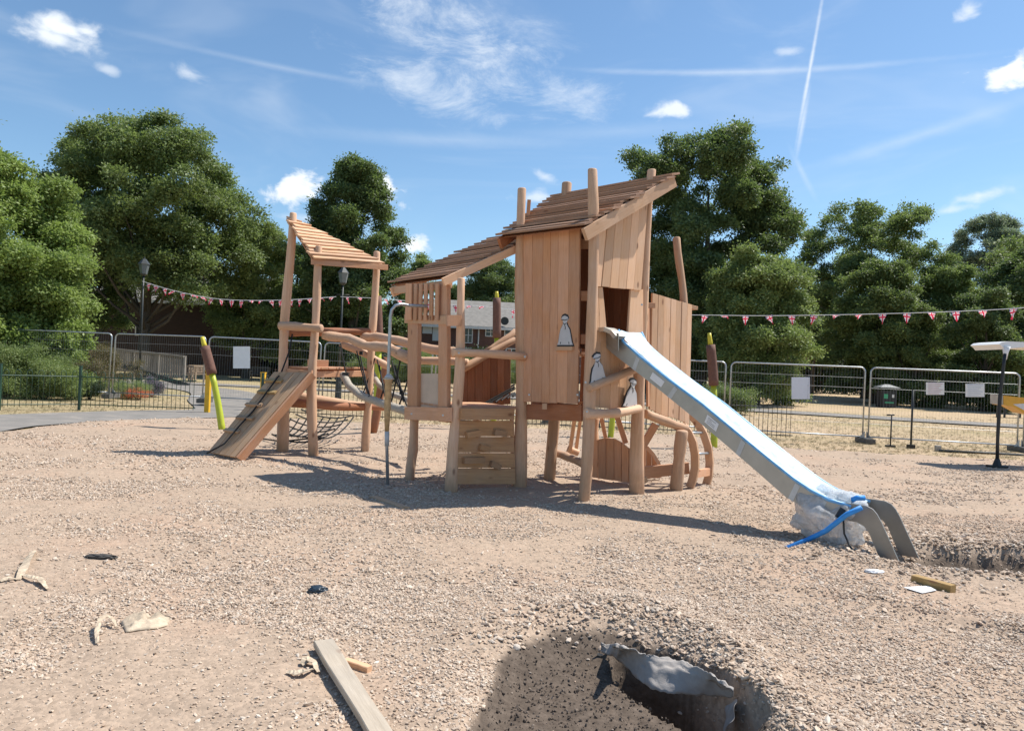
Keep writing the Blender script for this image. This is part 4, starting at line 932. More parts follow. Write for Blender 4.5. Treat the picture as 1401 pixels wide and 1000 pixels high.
mb.tube(rpts, .013, 6); mesh('climbing_rope', mb.v, mb.f, M_black, LT, None, True)

# ------------------------------------------------------------------ net bridge between the towers
BR = empty('rope_bridge', GZ(508,590), 'rope and log bridge with black nets linking the small tower to the shed', 'rope bridge')
def wavy(name, pts, r, mat, seed, n=10):
    mb = MB(); rnd = random.Random(seed); dense = []
    for i in range(len(pts)-1):
        for k in range(4): dense.append(lerp(pts[i], pts[i+1], k/4))
    dense.append(Vector(pts[-1])); rr = [r*(1+rnd.uniform(-.12,.12)) for _ in dense]; rr[0] *= .8; rr[-1] *= .8
    o0 = Vector(dense[0]); M = frame(o0, dense[-1]-dense[0]); Mi = M.inverted(); mb.tube([Mi @ p for p in dense], rr, n); return mesh(name, mb.v, mb.f, mat, BR, M, True)
wavy('handrail_log', [q(441,459,D2), q(478,463,12.0), q(500,473,11.6), q(530,475,11.2), q(562,490,10.4)], .075, M_log, 1)
wavy('handrail_log', [q(496,461,D3), q(515,461,12.7), q(545,466,12.2), q(590,478,11.4), q(632,484,10.8)], .075, M_log, 2)
wavy('handrail_log', [q(466,470,12.8), q(500,484,13.0), q(533,503,13.2)], .065, M_log, 3)
wavy('handrail_log', [q(505,472,11.6), q(530,478,11.3), q(560,493,10.9), q(640,495,10.6)], .06, M_log, 4)
pk = GZ(510,592); wavy('prop_post', [onz(pk), q(519,545,pk.y), q(530,489,pk.y)], .085, M_red, 5)
def sag(a_, b_, dz, n=10): return [lerp(a_, b_, i/n) - Z3*dz*4*(i/n)*(1-i/n) for i in range(n+1)]
tb = [q(469,512,12.4), q(478,528,12.2), q(495,542,11.9), q(520,551,11.5), q(545,559,10.9), q(560,563,10.4)]
mb = MB(); dense = []
for i in range(len(tb)-1):
    for k in range(12): dense.append(lerp(tb[i], tb[i+1], k/12))
mb.tube(dense, [.058+.008*(i%2) for i in range(len(dense))], 10); mesh('sagging_rope_bundle', mb.v, mb.f, M_rope, BR, None, True)
tb2 = [p+Vector((.35,.75,.02)) for p in tb]; mb = MB(); mb.tube(tb2, .05, 8); mesh('sagging_rope_bundle', mb.v, mb.f, M_rope, BR, None, True)
mb = MB(); mb.box(q(473,516,12.35), (.10,.10,.16)); mesh('rope_clamp', mb.v, mb.f, M_blk, BR)
mb = MB()
for x0, y0, D0, x1, y1, D1_ in [(466,470,12.5,474,512,12.4),(493,488,12.0,507,546,11.7),(488,480,12.6,506,546,12.6),(513,490,12.9,496,540,12.8),(516,492,12.9,532,552,12.4),
        (536,494,11.4,553,550,11.2),(548,490,11.2,534,556,11.3),(540,500,11.8,557,556,11.4),(558,520,11.5,545,556,11.5),(519,500,12.2,528,548,11.9),(533,500,12.,521,545,12.2)]:
    mb.tube(sag(q(x0,y0,D0), q(x1,y1,D1_), .03, 4), .013, 5)
for x, y, D in [(494,483,12.0),(549,537,11.3),(506,544,11.7)]: mb.box(q(x,y,D), (.05,.05,.06))
mesh('side_net', mb.v, mb.f, M_black, BR)
# low cargo net under the little tower
mb = MB()
for k in range(9):
    u = k/8; a_ = lerp(q(398,572,13.6), q(484,570,14.4), u); b_ = lerp(q(372,594,12.9), q(440,600,13.0), u); mb.tube(sag(a_, b_, .12, 6), .014, 5)
for k in range(6):
    u = k/5; a_ = lerp(q(412,560,13.6), q(372,594,12.9), u); b_ = lerp(q(484,568,14.4), q(440,600,13.0), u); mb.tube(sag(a_, b_, .10, 8), .014, 5)
cn = empty('cargo_net', lift(GZ(430,600),0), 'black cargo net slung low under the small tower', 'cargo net'); mesh('net_rope', mb.v, mb.f, M_black, cn); 
mb = MB(); mb.tube([q(340,597,14.3), q(385,604,13.0), q(440,598,13.0)], .015, 5); mesh('edge_cable', mb.v, mb.f, M_black, cn, None)

# fire pole (steel crook with cardboard wrap)
FPb = GZ(531,664); FP = empty('fire_pole', FPb, 'bent steel pole wrapped half way in brown card between small tower and shed', 'pole')
D = FPb.y; mb = MB(); mb.tube([onz(FPb), q(529,600,D), q(531,520,D), q(534,435,D), q(536,424,D), q(541,418,D), q(548,416,D+.03), q(560,418,D+.2), q(585,419,fe(585,419,.12).y)], .021, 10); mesh('steel_tube', mb.v, mb.f, M_galv, FP, None, True)
mb = MB(); mb.tube([q(529.3,592,D), q(530,560,D), q(531.5,522,D), q(531.8,517,D)], [.026,.042,.046,.07], 10); mesh('card_wrap', mb.v, mb.f, M_card, FP, None, True)
mb = MB(); mb.tube([q(529.3,610,D), q(529.5,590,D)], .030, 8); mb.tube([q(531.8,519,D), q(532,512,D)], [.075,.03], 8); mesh('tape_band', mb.v, mb.f, plain('grey_tape', (.5,.5,.5), .5), FP, None, True)

# ------------------------------------------------------------------ slide
SLt = bc(845,468,.02); 
hd = Vector((nb.x, nb.y, 0)).normalized(); sd = Vector((-hd.y, hd.x, 0)); sd = sd if sd.x > 0 else -sd   # sd: to camera-right
cen0 = Vector(((pb.x+pc.x)/2, (pb.y+pc.y)/2, 0)) + hd*.05
SL = empty('slide', lift(cen0,0), 'steel chute slide wrapped in pale blue protective film descending to the right', 'slide')
# left lip of the film traced through known pixels on the vertical plane of the slide's near side
def sp(px, py, side=-.25):
    p0 = cen0 + sd*side; nn = sd; d = ray(px, py); t_ = (p0-CAM).dot(nn)/d.dot(nn); return CAM + d*t_
top_l = [sp(x, y) for x, y in [(846,452),(853,468),(874,487),(915,520),(960,553),(1005,590),(1050,627),(1085,655),(1110,672),(1135,685),(1165,693)]]
low_l = [sp(x, y) for x, y in [(824,470),(838,483),(868,506),(905,535),(952,573),(997,611),(1042,650),(1075,679),(1100,694),(1125,704),(1160,712)]]
print('slide', [tuple(round(c,2) for c in p) for p in top_l])
WD = .47; k = len(top_l)
mt, t, b = newmat('blue_film'); tc = N(t, 'ShaderNodeTexCoord'); n1 = noise_node(t, tc.outputs['Object'], 5, 6, .6, .6)
t.links.new(ramp(t, n1, [(.35,(.34,.52,.66)),(.5,(.48,.63,.73)),(.66,(.62,.72,.78))]), b.inputs['Base Color']); b.inputs['Roughness'].default_value = .45; b.inputs['Coat Weight'].default_value = .1
bump(t, noise_node(t, tc.outputs['Object'], 9, 4, .6, 1.5), b, .5, .02); M_film = mt
M_side = plain('matt_steel_side', (.40,.385,.35), .45, .55, var=.12, vs=4)
M_edge = plain('blue_film_edge', (.16,.42,.72), .35, var=.2, vs=12)
V = []; Fc = []
for i in range(k):   # film sheet laid across both lips, sagging a bit into the chute
    for j in range(7):
        u = j/6; V.append(top_l[i] + sd*WD*u + Z3*(.012 - .035*math.sin(math.pi*u) + random.uniform(-.006,.006) + (.05*mnoise.noise(Vector((i*.9,j*.7,3)))+.03)*(1 if 0<j<6 else .2)*(1.6 if 0<i<4 else .35)))
Fc = [(i*7+j, i*7+j+1, i*7+j+8, i*7+j+7) for i in range(k-1) for j in range(6)]
o = mesh('protective_film', V, Fc, M_film, SL, None, True); sf = o.modifiers.new('thick', 'SOLIDIFY'); sf.thickness = .004; ss = o.modifiers.new('sub', 'SUBSURF'); ss.levels = ss.render_levels = 2
for s_ in (0, WD):   # side cheeks
    V = []
    for i in range(k):
        a_ = top_l[i]+sd*s_; b_ = low_l[i]+sd*s_; V += [a_-sd*.012, a_+sd*.012, b_+sd*.012, b_-sd*.012]
    Fc = [(i*4+j, i*4+(j+1)%4, i*4+4+(j+1)%4, i*4+4+j) for i in range(k-1) for j in range(4)] + [(0,3,2,1), tuple(range(4*k-4,4*k))]
    mesh('side_cheek', V, Fc, M_side, SL, None, False)
    mb = MB(); mb.tube([p+sd*s_+Z3*.004 for p in top_l], .018, 8); mesh('rolled_lip', mb.v, mb.f, M_edge, SL, None, True)
V = []
for i in range(k):
    for j in (0, 1): c_ = lerp(top_l[i], low_l[i], .75); V.append(c_+sd*(.01+(WD-.02)*j))
mesh('chute_bed', V, [(2*i, 2*i+1, 2*i+3, 2*i+2) for i in range(k-1)], M_steel, SL, None, True)
for u0 in (3.25, 5.3, 7.3, 8.75, 2.0):   # tape bands
    i = int(u0); f_ = u0-i; a_ = lerp(top_l[i],top_l[i+1],f_); b_ = lerp(low_l[i],low_l[i+1],f_); dd = (top_l[i+1]-top_l[i]).normalized()*.028; o_ = -sd*.016
    mesh('tape_band', [a_+o_-dd-Z3*.02, a_+o_+dd-Z3*.02, b_+o_+dd, b_+o_-dd, a_+o_*.8-dd-Z3*.02, a_+o_*.8+dd-Z3*.02, b_+o_*.8+dd, b_+o_*.8-dd], [(0,1,2,3),(4,7,6,5),(0,4,5,1),(1,5,6,2),(2,6,7,3),(3,7,4,0)], plain('pale_tape', (.52,.53,.52), .4), SL)
def lerpi(arr, u): i = int(u); return lerp(arr[i], arr[i+1], u-i)
for (ua, ub, mtx) in [(2.55,2.95,M_wht),(4.25,4.6,M_wht)]:
    c1_, c2_ = lerpi(top_l,ua), lerpi(top_l,ub); g1, g2 = lerpi(low_l,ua), lerpi(low_l,ub); o_ = -sd*.017
    mesh('paper_label', [lerp(c1_,g1,.25)+o_, lerp(c2_,g2,.25)+o_, lerp(c2_,g2,.75)+o_, lerp(c1_,g1,.75)+o_, lerp(c1_,g1,.25)+o_*.8, lerp(c2_,g2,.25)+o_*.8, lerp(c2_,g2,.75)+o_*.8, lerp(c1_,g1,.75)+o_*.8], [(0,1,2,3),(4,7,6,5),(0,4,5,1),(1,5,6,2),(2,6,7,3),(3,7,4,0)], mtx, SL)
mb = MB()
c1_, c2_ = lerpi(top_l,4.25), lerpi(top_l,4.6); g1, g2 = lerpi(low_l,4.25), lerpi(low_l,4.6)
for r_ in (.35,.45,.55,.65): mb.tube([lerp(lerp(c1_,g1,r_),lerp(c2_,g2,r_),.15)-sd*.0185, lerp(lerp(c1_,g1,r_),lerp(c2_,g2,r_),.8 if r_ != .45 else .5)-sd*.0185], .0018, 4)
mesh('label_print', mb.v, mb.f, M_dark, SL)
# entry hood: curved plate between door and chute, and flapping scrap
arch('entry_plate', SL, [bc(826,452,.04), bc(833,451,.12), bc(842,455,.2), bc(848,462,.28)], .05, .20, M_side, sd)
mesh('entry_cheek', [bc(829,453,.03), bc(846,456,.30), bc(846,480,.30), bc(829,470,.03)]+[v+sd*.01 for v in (bc(829,453,.03), bc(846,456,.30), bc(846,480,.30), bc(829,470,.03))], [(0,1,2,3),(4,7,6,5),(0,4,5,1),(1,5,6,2),(2,6,7,3),(3,7,4,0)], M_side, SL)
# hockey-stick steel end plates
def plate(side, pix, name='end_plate'):
    p = [sp(x, y, side) for x, y in pix]; kk = len(p); V = [v-sd*.009 for v in p]+[v+sd*.009 for v in p]
    o = mesh(name, V, [tuple(range(kk)), tuple(range(kk,2*kk))[::-1]]+[(i,(i+1)%kk,(i+1)%kk+kk,i+kk) for i in range(kk)], M_steel, SL); return o
EPX = [(1140,686),(1168,689),(1186,692),(1194,696),(1200,703),(1206,714),(1233,774),(1206,769),(1189,728),(1183,720),(1173,714),(1140,708)]
plate(-.25, EPX)
p_l = [sp(x, y, -.25) + sd*WD for x, y in EPX]
V = [v-sd*.009 for v in p_l]+[v+sd*.009 for v in p_l]; kk = len(p_l)
mesh('end_plate', V, [tuple(range(kk)), tuple(range(kk,2*kk))[::-1]]+[(i,(i+1)%kk,(i+1)%kk+kk,i+kk) for i in range(kk)], M_steel, SL)
print('plate foot', sp(1222,772,-.25), sp(1222,772,-.25)+sd*WD)

# plastic wrap heap round the bend, foam tubes, strap
mt, t, b = newmat('clear_plastic_wrap'); b.inputs['Base Color'].default_value = (.78,.80,.82,1); b.inputs['Roughness'].default_value = .25
tc = N(t, 'ShaderNodeTexCoord'); nz = noise_node(t, tc.outputs['Object'], 7, 5, .6, 1.2); tl = N(t, 'ShaderNodeBsdfTranslucent'); tl.inputs[0].default_value = (.8,.82,.85,1)
tp_ = N(t, 'ShaderNodeBsdfTransparent'); m1 = N(t, 'ShaderNodeMixShader'); m1.inputs[0].default_value = .35; t.links.new(b.outputs[0], m1.inputs[1]); t.links.new(tl.outputs[0], m1.inputs[2])
m2 = N(t, 'ShaderNodeMixShader'); t.links.new(ramp(t, nz, [(.35,(.12,.12,.12)),(.65,(.62,.62,.62))]), m2.inputs[0]); t.links.new(m1.outputs[0], m2.inputs[1]); t.links.new(tp_.outputs[0], m2.inputs[2])
t.links.new(m2.outputs[0], t.nodes['Material Output'].inputs[0]); bump(t, noise_node(t, tc.outputs['Object'], 16, 5, .65, 2), b, .8, .03); M_wrap = mt
def crumple(name, c, rx, ry, rz, mat, seed, sub=4, amp=.35, cut=-9, M=None, freq=3.0):
    bm = bmesh.new(); bmesh.ops.create_icosphere(bm, subdivisions=sub, radius=1)
    for v in bm.verts:
        p = v.co.copy(); n1 = mnoise.ridged_multi_fractal(p*freq*.5+Vector((seed,0,0)), 1, 2, 4, 1, 2)-.8; n2 = mnoise.noise(p*freq+Vector((0,seed,0)))
        v.co = p*(1+amp*(n2*.8+.35*n1)); v.co.x *= rx; v.co.y *= ry; v.co.z = max(v.co.z*rz, cut)
    me = bpy.data.meshes.new(name); bm.to_mesh(me); bm.free(); me.materials.append(mat)
    for p in me.polygons: p.use_smooth = sub > 3
    return link(bpy.data.objects.new(name, me), None, Matrix.Translation(c) @ (M or Matrix.Identity(4)))
wc = sp(1135,722,-.12); wc.z = .24
tag(crumple('plastic_wrap', wc, .30, .20, .26, M_wrap, 3, sub=5, amp=.62, freq=2.1, cut=-.235, M=Matrix.Rotation(-.7,4,'Z')), 'crumpled clear plastic sheeting bundled under the bend of the slide', 'plastic wrap')
wc2 = sp(1140,683,-.1)+sd*.12; tag(crumple('plastic_wrap', wc2, .20, .24, .07, M_wrap, 8, sub=5, amp=.5, M=Matrix.Rotation(-.7,4,'Z')), 'clear plastic folds lying on top of the lower end of the slide', 'plastic wrap')
def tubeobj(name, pts, r, mat, label, cat, n=10):
    mb = MB(); mb.tube([Vector(p)-Vector(pts[0]) for p in pts], r, n); o = mesh(name, mb.v, mb.f, mat, None, Matrix.Translation(Vector(pts[0])), True); return tag(o, label, cat)
e0 = GZ(1076,749); tubeobj('foam_tube', [lift(e0,.04), sp(1105,738,-.42), sp(1130,726,-.42), sp(1158,704,-.40), sp(1179,694,-.36)], .024, M_blue, 'long blue foam tube sloping from the slide end down to the gravel', 'foam tube')
tubeobj('foam_tube', [sp(1165,684,-.1), sp(1172,681,-.1), sp(1183,681,-.05)], .026, M_blue, 'short stub of blue foam tube on top of the slide end', 'foam tube')
z_ = GZ(1180,735); tubeobj('foam_tube', [lift(GZ(1178,728)+Vector((.1,.25,0)),.10), lift(GZ(1190,733)+Vector((.1,.2,0)),.05)], .03, M_blue, 'blue foam tube end poking out low beneath the steel end plates', 'foam tube')
tubeobj('black_strap', [sp(1148,698,-.33), sp(1154,712,-.34), sp(1155,730,-.34), sp(1162,745,-.33), lift(GZ(1172,756),.03)], .009, M_blk, 'black strap hanging down over the plastic wrap', 'strap', 6)
mb = MB(); mb.box((0,0,0), (.05,.03,.10)); o = mesh('strap_buckle', mb.v, mb.f, M_blk, None, Matrix.Translation(sp(1150,702,-.36)) @ Matrix.Rotation(.5,4,'Y')); tag(o, 'small black buckle at the top of the black strap', 'buckle')

# ================================================================== FENCES
M_mesh = M_galvw
def heras(pL, pR, label, lean=.02):
    pL = Vector(pL); pR = Vector(pR); t = empty('site_fence_panel', pL, label, 'fence panel', 'galvanised mesh site fence panels round the play area'); L = (pR-pL).length; ux = (pR-pL).normalized()
    up = (Z3 + Vector((0,1,0))*lean + ux*lean*.5).normalized(); R_ = .13; H = 2.0
    def at_(u, v): return pL + ux*u + up*v
    lo = .07; path = [at_(.03,lo-.05)] + [at_(.03, H-R_)] + [at_(.03+R_*(1-math.cos(a)), H-R_+R_*math.sin(a)) for a in (.4,.8,1.2)] + [at_(.03+R_,H)] + [at_(L-.03-R_,H)] + [at_(L-.03-R_*(1-math.cos(a)), H-R_+R_*math.sin(a)) for a in (1.2,.8,.4)] + [at_(L-.03,H-R_), at_(L-.03,lo-.05)]
    mb = MB(); mb.tube(path, .021, 7); mesh('tube_frame', mb.v, mb.f, M_galv, t, None, True)
    mb = MB(); mb.tube([at_(.03,lo+.08), at_(L-.03,lo+.08)], .019, 7); mesh('bottom_tube', mb.v, mb.f, M_galv, t, None, True)
    mb = MB(); n = int(L/.075)
    for i in range(1, n): mb.tube([at_(L*i/n, lo+.1), at_(L*i/n, H-.02)], .0021, 3, cap=False)
    for v in (.28,.55,1.5): mb.tube([at_(.04,H-v), at_(L-.04,H-v)], .0036, 3, cap=False)
    o = mesh('wire_mesh', mb.v, mb.f, M_mesh, t); o['kind'] = 'stuff'; return t
def foot(p, label, rz=0):
    o_ = empty('ballast_block', p, label, 'fence foot', 'blocks holding up the site fence'); M = Matrix.Translation(p) @ Matrix.Rotation(rz,4,'Z')
    mb = MB(); mb.box((0,0,.055), (.24,.66,.13)); mb.box((0,0,.125), (.2,.5,.02)); mesh('block', mb.v, mb.f, M_conc, o_, M)
    mb = MB()
    for s in (-1, 1): mb.add([(s*.02,-.004,.12),(s*.17,-.004,.12),(s*.02,-.004,.32),(s*.02,.004,.12),(s*.17,.004,.12),(s*.02,.004,.32)], [(0,1,2),(3,5,4),(0,3,4,1),(1,4,5,2),(2,5,3,0)])
    for s in (0,): pass
    b1 = mb; mesh('bracket_plate', mb.v[:6], mb.f[:5], M_galv, o_, M); mesh('bracket_plate', [Vector(v) for v in mb.v[6:]], [tuple(i-6 for i in f) for f in mb.f[5:]], M_galv, o_, M); return o_
J = [(-16.1,23.4,.10),(-12.55,23.2,.10),(-9.35,22.6,.12),(-5.85,22.8,.10),(-2.35,22.4,.05),(1.1,21.9,0),(4.0,21.2,0)]
LB = ['site fence panel half hidden in the lime green tree leaves', 'site fence panel between the lime green tree and the first yellow bulrush post', 'site fence panel carrying the white sheet, left of the small tower',
      'site fence panel seen through the legs of the small tower', 'site fence panel seen through the shed window', 'site fence panel hidden behind the boarded play tower']
for i in range(len(J)-1): heras(Vector(J[i]), Vector(J[i+1])-(Vector(J[i+1])-Vector(J[i])).normalized()*.06, LB[i])
jr = [Vector((2.45,21.25,0)), at(993,20.5), at(1184,19.7), at(1396,19.0), at(1396,19.0)+Vector((3.5,-.7,0))]
for i, lb in enumerate(['site fence panel just right of the boarded bay, behind the right bulrush post', 'site fence panel with one large white sheet, above the slide', 'site fence panel with two printed sheets, the litter bin seen through it', 'site fence panel cut off by the right border']):
    a_, b_ = jr[i], jr[i+1]; a_.z = b_.z = 0; heras(a_+(b_-a_).normalized()*.04, b_-(b_-a_).normalized()*.04, lb, .01)
FL = ['block foot under the joint by the lime green tree','block foot behind the first yellow bulrush post','block foot behind the small tower ramp','block foot behind the rope bridge','block foot behind the shed','block foot behind the play tower','block foot behind the right hand bulrush post','block foot at the fence joint above the slide end','block foot at the fence joint by the right border']
for p, l in zip([Vector(j) for j in J[1:6]]+[jr[0], jr[1], jr[2], jr[3]], FL): foot(Vector((p.x, p.y, p.z-.01)), l)
def bowtop(name, pts, label, posts, mat, tops='hoop'):
    pts = [Vector(p) for p in pts]; t = empty(name, pts[0], label, 'railing', 'low metal railings round the play area')
    hm = MB(); path = [(0,0,.08),(0,0,.93)]+[(.055*(1-math.cos(a)),0,.93+.075*math.sin(a)) for a in (.6,1.1,1.57,2.04,2.54)]+[(.11,0,.93),(.11,0,.08)]
    hm.tube(path, .0075, 5); hme = None
    for i in range(len(pts)-1):
        a_, b_ = pts[i], pts[i+1]; L = (b_-a_).length; ux = (b_-a_).normalized(); n = int(L/.22); M0 = frame(a_, Z3, ux)
        for v, rr in ((.14,.014),(.86,.014)): mb = MB(); mb.tube([a_+Z3*v, b_+Z3*v], rr, 5); mesh('rail', mb.v, mb.f, mat, t)
        for k in range(n):
            M = M0.copy(); M.translation = a_ + ux*(L*(k+.25)/n)
            if hme is None: o = mesh('hoop', hm.v, hm.f, mat, t, M, True); hme = o.data
            else: link(bpy.data.objects.new('hoop', hme), t, M)
    for p in posts: mb = MB(); mb.box((0,0,.53), (.055,.055,1.2)); mb.box((0,0,1.135),(.07,.07,.02)); mesh('post', mb.v, mb.f, M_grn, t, Matrix.Translation(p))
    return t
F1 = [Vector((-14.6,17.6,0)), Vector((-12.45,18.0,0)), Vector((-11.2,19.2,0)), Vector((-8.35,19.6,0))]
bowtop('bow_top_railing', F1, 'green railing section left of the gateway, in front of the flower bed', [F1[1], F1[2]], M_grn)
F2 = [Vector((-6.75,20.0,0)), Vector((-4.9,19.5,0)), Vector((-1.9,19.4,0)), Vector((1.2,19.3,0)), Vector((4.3,19.3,0)), Vector((7.35,19.15,0))]
bowtop('bow_top_railing', F2, 'long dark railing running behind the play equipment and ending under the slide', [F2[0]+Vector((.02,0,0))], M_dark)
def bollard(p, h, label):
    t = empty('gate_post', p, label, 'post', 'yellow gateway posts'); mb = MB(); mb.box((0,0,h/2-.05), (.12,.12,h+.1)); mesh('shaft', mb.v, mb.f, M_bollard, t, Matrix.Translation(p)); mb = MB(); mb.box((0,0,h+.015), (.14,.14,.03)); mesh('cap', mb.v, mb.f, M_bollard, t, Matrix.Translation(p))
bollard(at(283,19.8), 1.12, 'yellow gateway post just behind the left bulrush post'); bollard(at(358,21.4), 1.1, 'yellow gateway post seen above the wooden ramp')

# ------------------------------------------------------------------ bulrush posts
def bulrush(base, top, label, b0=.62, b1=.90, seed=0, r=.072):
    base = Vector(base); top = Vector(top); t = empty('bulrush_post', base, label, 'bulrush post', 'carved bulrush posts around the play area'); rd = random.Random(seed)
    L = (top-base).length; M = frame(base-Z3*.1, top-base); bend = rd.uniform(.03,.07)
    def c(u): return Vector((math.sin(u*3.3)*bend, math.sin(u*5)*bend*.4, u*(L+.1)))
    def seg(nm, u0, u1, r0_, r1_, mat, n=6):
        mb = MB(); mb.tube([c(u0+(u1-u0)*i/n) for i in range(n+1)], [r0_+(r1_-r0_)*i/n for i in range(n+1)], 12); mesh(nm, mb.v, mb.f, mat, t, M, True)
    seg('stem', 0, b0, r, r*.85, M_lime); seg('brown_band', b0-.005, b1, r*1.45, r*1.35, M_brown); seg('tip', b1-.01, 1, r*.75, r*.55, M_yel, 3)
    return t
g = GZ(305,588); bulrush(g, P(279,461,g.y+.2), 'leaning bulrush post left of the wooden ramp', .62, .90, 1)
g = GZ(511,586); bulrush(g, P(516,396,g.y+.1), 'bulrush post standing behind the small tower right leg', .58, .95, 2, .08)
g = GZ(674,588); bulrush(g, P(680,399,g.y), 'bulrush post seen between shed and boarded tower', .68, .955, 3)
g = GZ(835,598); bulrush(g, P(842,470,g.y), 'bulrush post behind the legs of the boarded tower', .6, .93, 4)
g = GZ(977,612); bulrush(g, P(971,456,g.y+.2), 'bulrush post to the right of the boarded bay', .56, .90, 5, .075)

# ------------------------------------------------------------------ lamps
def lamp(p, h, label):
    t = empty('lamp_post', p, label, 'lamp post', 'black park lamp posts'); T = Matrix.Translation(p)
    mb = MB(); mb.tube([(0,0,-.1),(0,0,.9)], [.13,.11], 12); mb.tube([(0,0,.9),(0,0,1.0),(0,0,1.05)], [.14,.12,.07], 12); mesh('pedestal', mb.v, mb.f, M_dark, t, T, False)
    mb = MB(); mb.tube([(0,0,1.05),(0,0,h-.62)], [.045,.03], 10); mb.tube([(-.25,0,h-1.05),(.25,0,h-1.05)], .015, 6); mesh('shaft', mb.v, mb.f, M_dark, t, T, True)
    g_ = plain('lantern_glass', (.14,.16,.165), .15, var=.1) if 'lantern_glass' not in bpy.data.materials else bpy.data.materials['lantern_glass']
    def pyr(z0_, r0_, z1_, r1_, nm, mat, par, n=6): 
        mb = MB(); mb.tube([(0,0,z0_),(0,0,z1_)], [r0_,r1_], n); return mesh(nm, mb.v, mb.f, mat, par, T)
    ln = pyr(h-.70, .05, h-.62, .13, 'lantern', M_dark, t)
    pyr(h-.62, .12, h-.26, .19, 'glass', g_, ln); pyr(h-.26, .22, h-.06, .06, 'cap', M_dark, ln); pyr(h-.06, .03, h+.02, .015, 'finial', M_dark, ln)
lp1 = at(189,27.5); lamp(lp1, topz(194,352,27.5), 'black lamp post left of the small tower, holding the bunting'); lp2 = at(462,27); lamp(lp2, topz(468,364,27), 'black lamp post seen under the small tower roof')

# ------------------------------------------------------------------ bunting
mt, t, b = newmat('union_flag_print'); uvn = N(t, 'ShaderNodeUVMap'); s_ = N(t, 'ShaderNodeSeparateXYZ'); t.links.new(uvn.outputs[0], s_.inputs[0])
u_ = MATH(t, 'ABSOLUTE', MATH(t, 'SUBTRACT', s_.outputs[0], .5)); v_ = MATH(t, 'ABSOLUTE', MATH(t, 'SUBTRACT', s_.outputs[1], .68))
dg = MATH(t, 'ABSOLUTE', MATH(t, 'SUBTRACT', MATH(t,'MULTIPLY',u_,1.0), MATH(t,'MULTIPLY',v_,1.1)))
col = mixc(t, MATH(t, 'LESS_THAN', dg, .085), (.05,.06,.22), (.78,.75,.77)); col = mixc(t, MATH(t, 'LESS_THAN', dg, .035), col, (.55,.04,.08))
cr = MATH(t, 'MINIMUM', u_, v_); col = mixc(t, MATH(t, 'LESS_THAN', cr, .15), col, (.80,.77,.79)); col = mixc(t, MATH(t, 'LESS_THAN', cr, .085), col, (.58,.04,.09))
t.links.new(col, b.inputs['Base Color']); b.inputs['Roughness'].default_value = .7
tl = N(t, 'ShaderNodeBsdfTranslucent'); t.links.new(col, tl.inputs[0]); ms = N(t, 'ShaderNodeMixShader'); ms.inputs[0].default_value = .45; t.links.new(b.outputs[0], ms.inputs[1]); t.links.new(tl.outputs[0], ms.inputs[2]); t.links.new(ms.outputs[0], t.nodes['Material Output'].inputs[0]); M_flag = mt
def flagmesh(seed):
    r = random.Random(seed); V = []; Fc = []; uv = []; n = 5; cu = r.uniform(-.04,.04)
    for j in range(n+1):
        w_ = .105*(1-j/n)
        for i in range(4):
            f_ = i/3*2-1; V.append((f_*w_+cu*j/n*1.5, .03*math.sin(f_*2+j*.9+seed)*(.3+j/n), -.255*j/n)); uv.append((.5+f_*.5*(1-j/n), 1-j/n))
    Fc = [(j*4+i, j*4+i+1, j*4+i+5, j*4+i+4) for j in range(n) for i in range(3)]
    me = bpy.data.meshes.new('flag'); me.from_pydata(V, [], Fc); ul = me.uv_layers.new(name='UVMap')
    for p in me.polygons:
        for li in p.loop_indices: ul.data[li].uv = uv[me.loops[li].vertex_index]
        p.use_smooth = True
    me.materials.append(M_flag); return me
FM = [flagmesh(i) for i in range(6)]
def bunting(pts, label, sp_=.52, seed=0, endpost=None):
    pts = [Vector(p) for p in pts]; t = empty('bunting', pts[0], label, 'bunting', 'lines of union flag bunting'); r = random.Random(seed); dense = []
    for i in range(len(pts)-1):
        p0, p1, p2, p3 = pts[max(i-1,0)], pts[i], pts[i+1], pts[min(i+2,len(pts)-1)]
        for k in range(8): u = k/8; dense.append(.5*((2*p1)+(p2-p0)*u+(2*p0-5*p1+4*p2-p3)*u*u+(3*p1-p0-3*p2+p3)*u**3))
    dense.append(pts[-1]); mb = MB(); mb.tube(dense, .009, 5); mesh('cord', mb.v, mb.f, M_wht, t)
    acc_ = .3; d0 = dense[0]
    for p1 in dense[1:]:
        sgl = (p1-d0).length; 
        while acc_ < sgl:
            c_ = lerp(d0, p1, acc_/sgl); ux = (p1-d0).normalized(); me = FM[r.randrange(6)]
            M = Matrix.Translation(c_-Z3*.008) @ Matrix.Rotation(math.atan2(ux.y,ux.x)+r.uniform(-.5,.5),4,'Z') @ Matrix.Rotation(r.choice([r.gauss(0,.2), r.gauss(0,.3), r.uniform(.9,1.3)*r.choice([-1,1])]),4,'X') @ Matrix.Rotation(r.gauss(0,.18),4,'Y')
            link(bpy.data.objects.new('flag', me), t, M); acc_ += sp_*r.uniform(.9,1.15)
        acc_ -= sgl; d0 = p1
bunting([P(195,385,27.3), P(235,397,27), P(290,408,26.8), P(340,411,26.6), P(400,410,26.4), P(460,406,26.6)], 'line of flag bunting from the left lamp post to the lamp behind the small tower', .36, 1)
bunting([P(466,406,26.6), P(510,408,26), P(560,412,25.5), P(610,417,25), P(660,419,24.5), P(705,424,24), P(800,431,23)], 'line of flag bunting passing behind the shed roof and above the grey house', .52, 2)
bunting([P(800,431,23), P(945,431,21.5), P(1040,432,20.5), P(1130,431,19.6), P(1220,429,18.7), P(1310,426,17.8), P(1401,421,16.9), P(1500,409,16)], 'line of flag bunting across the trees right of the play tower', .56, 3)
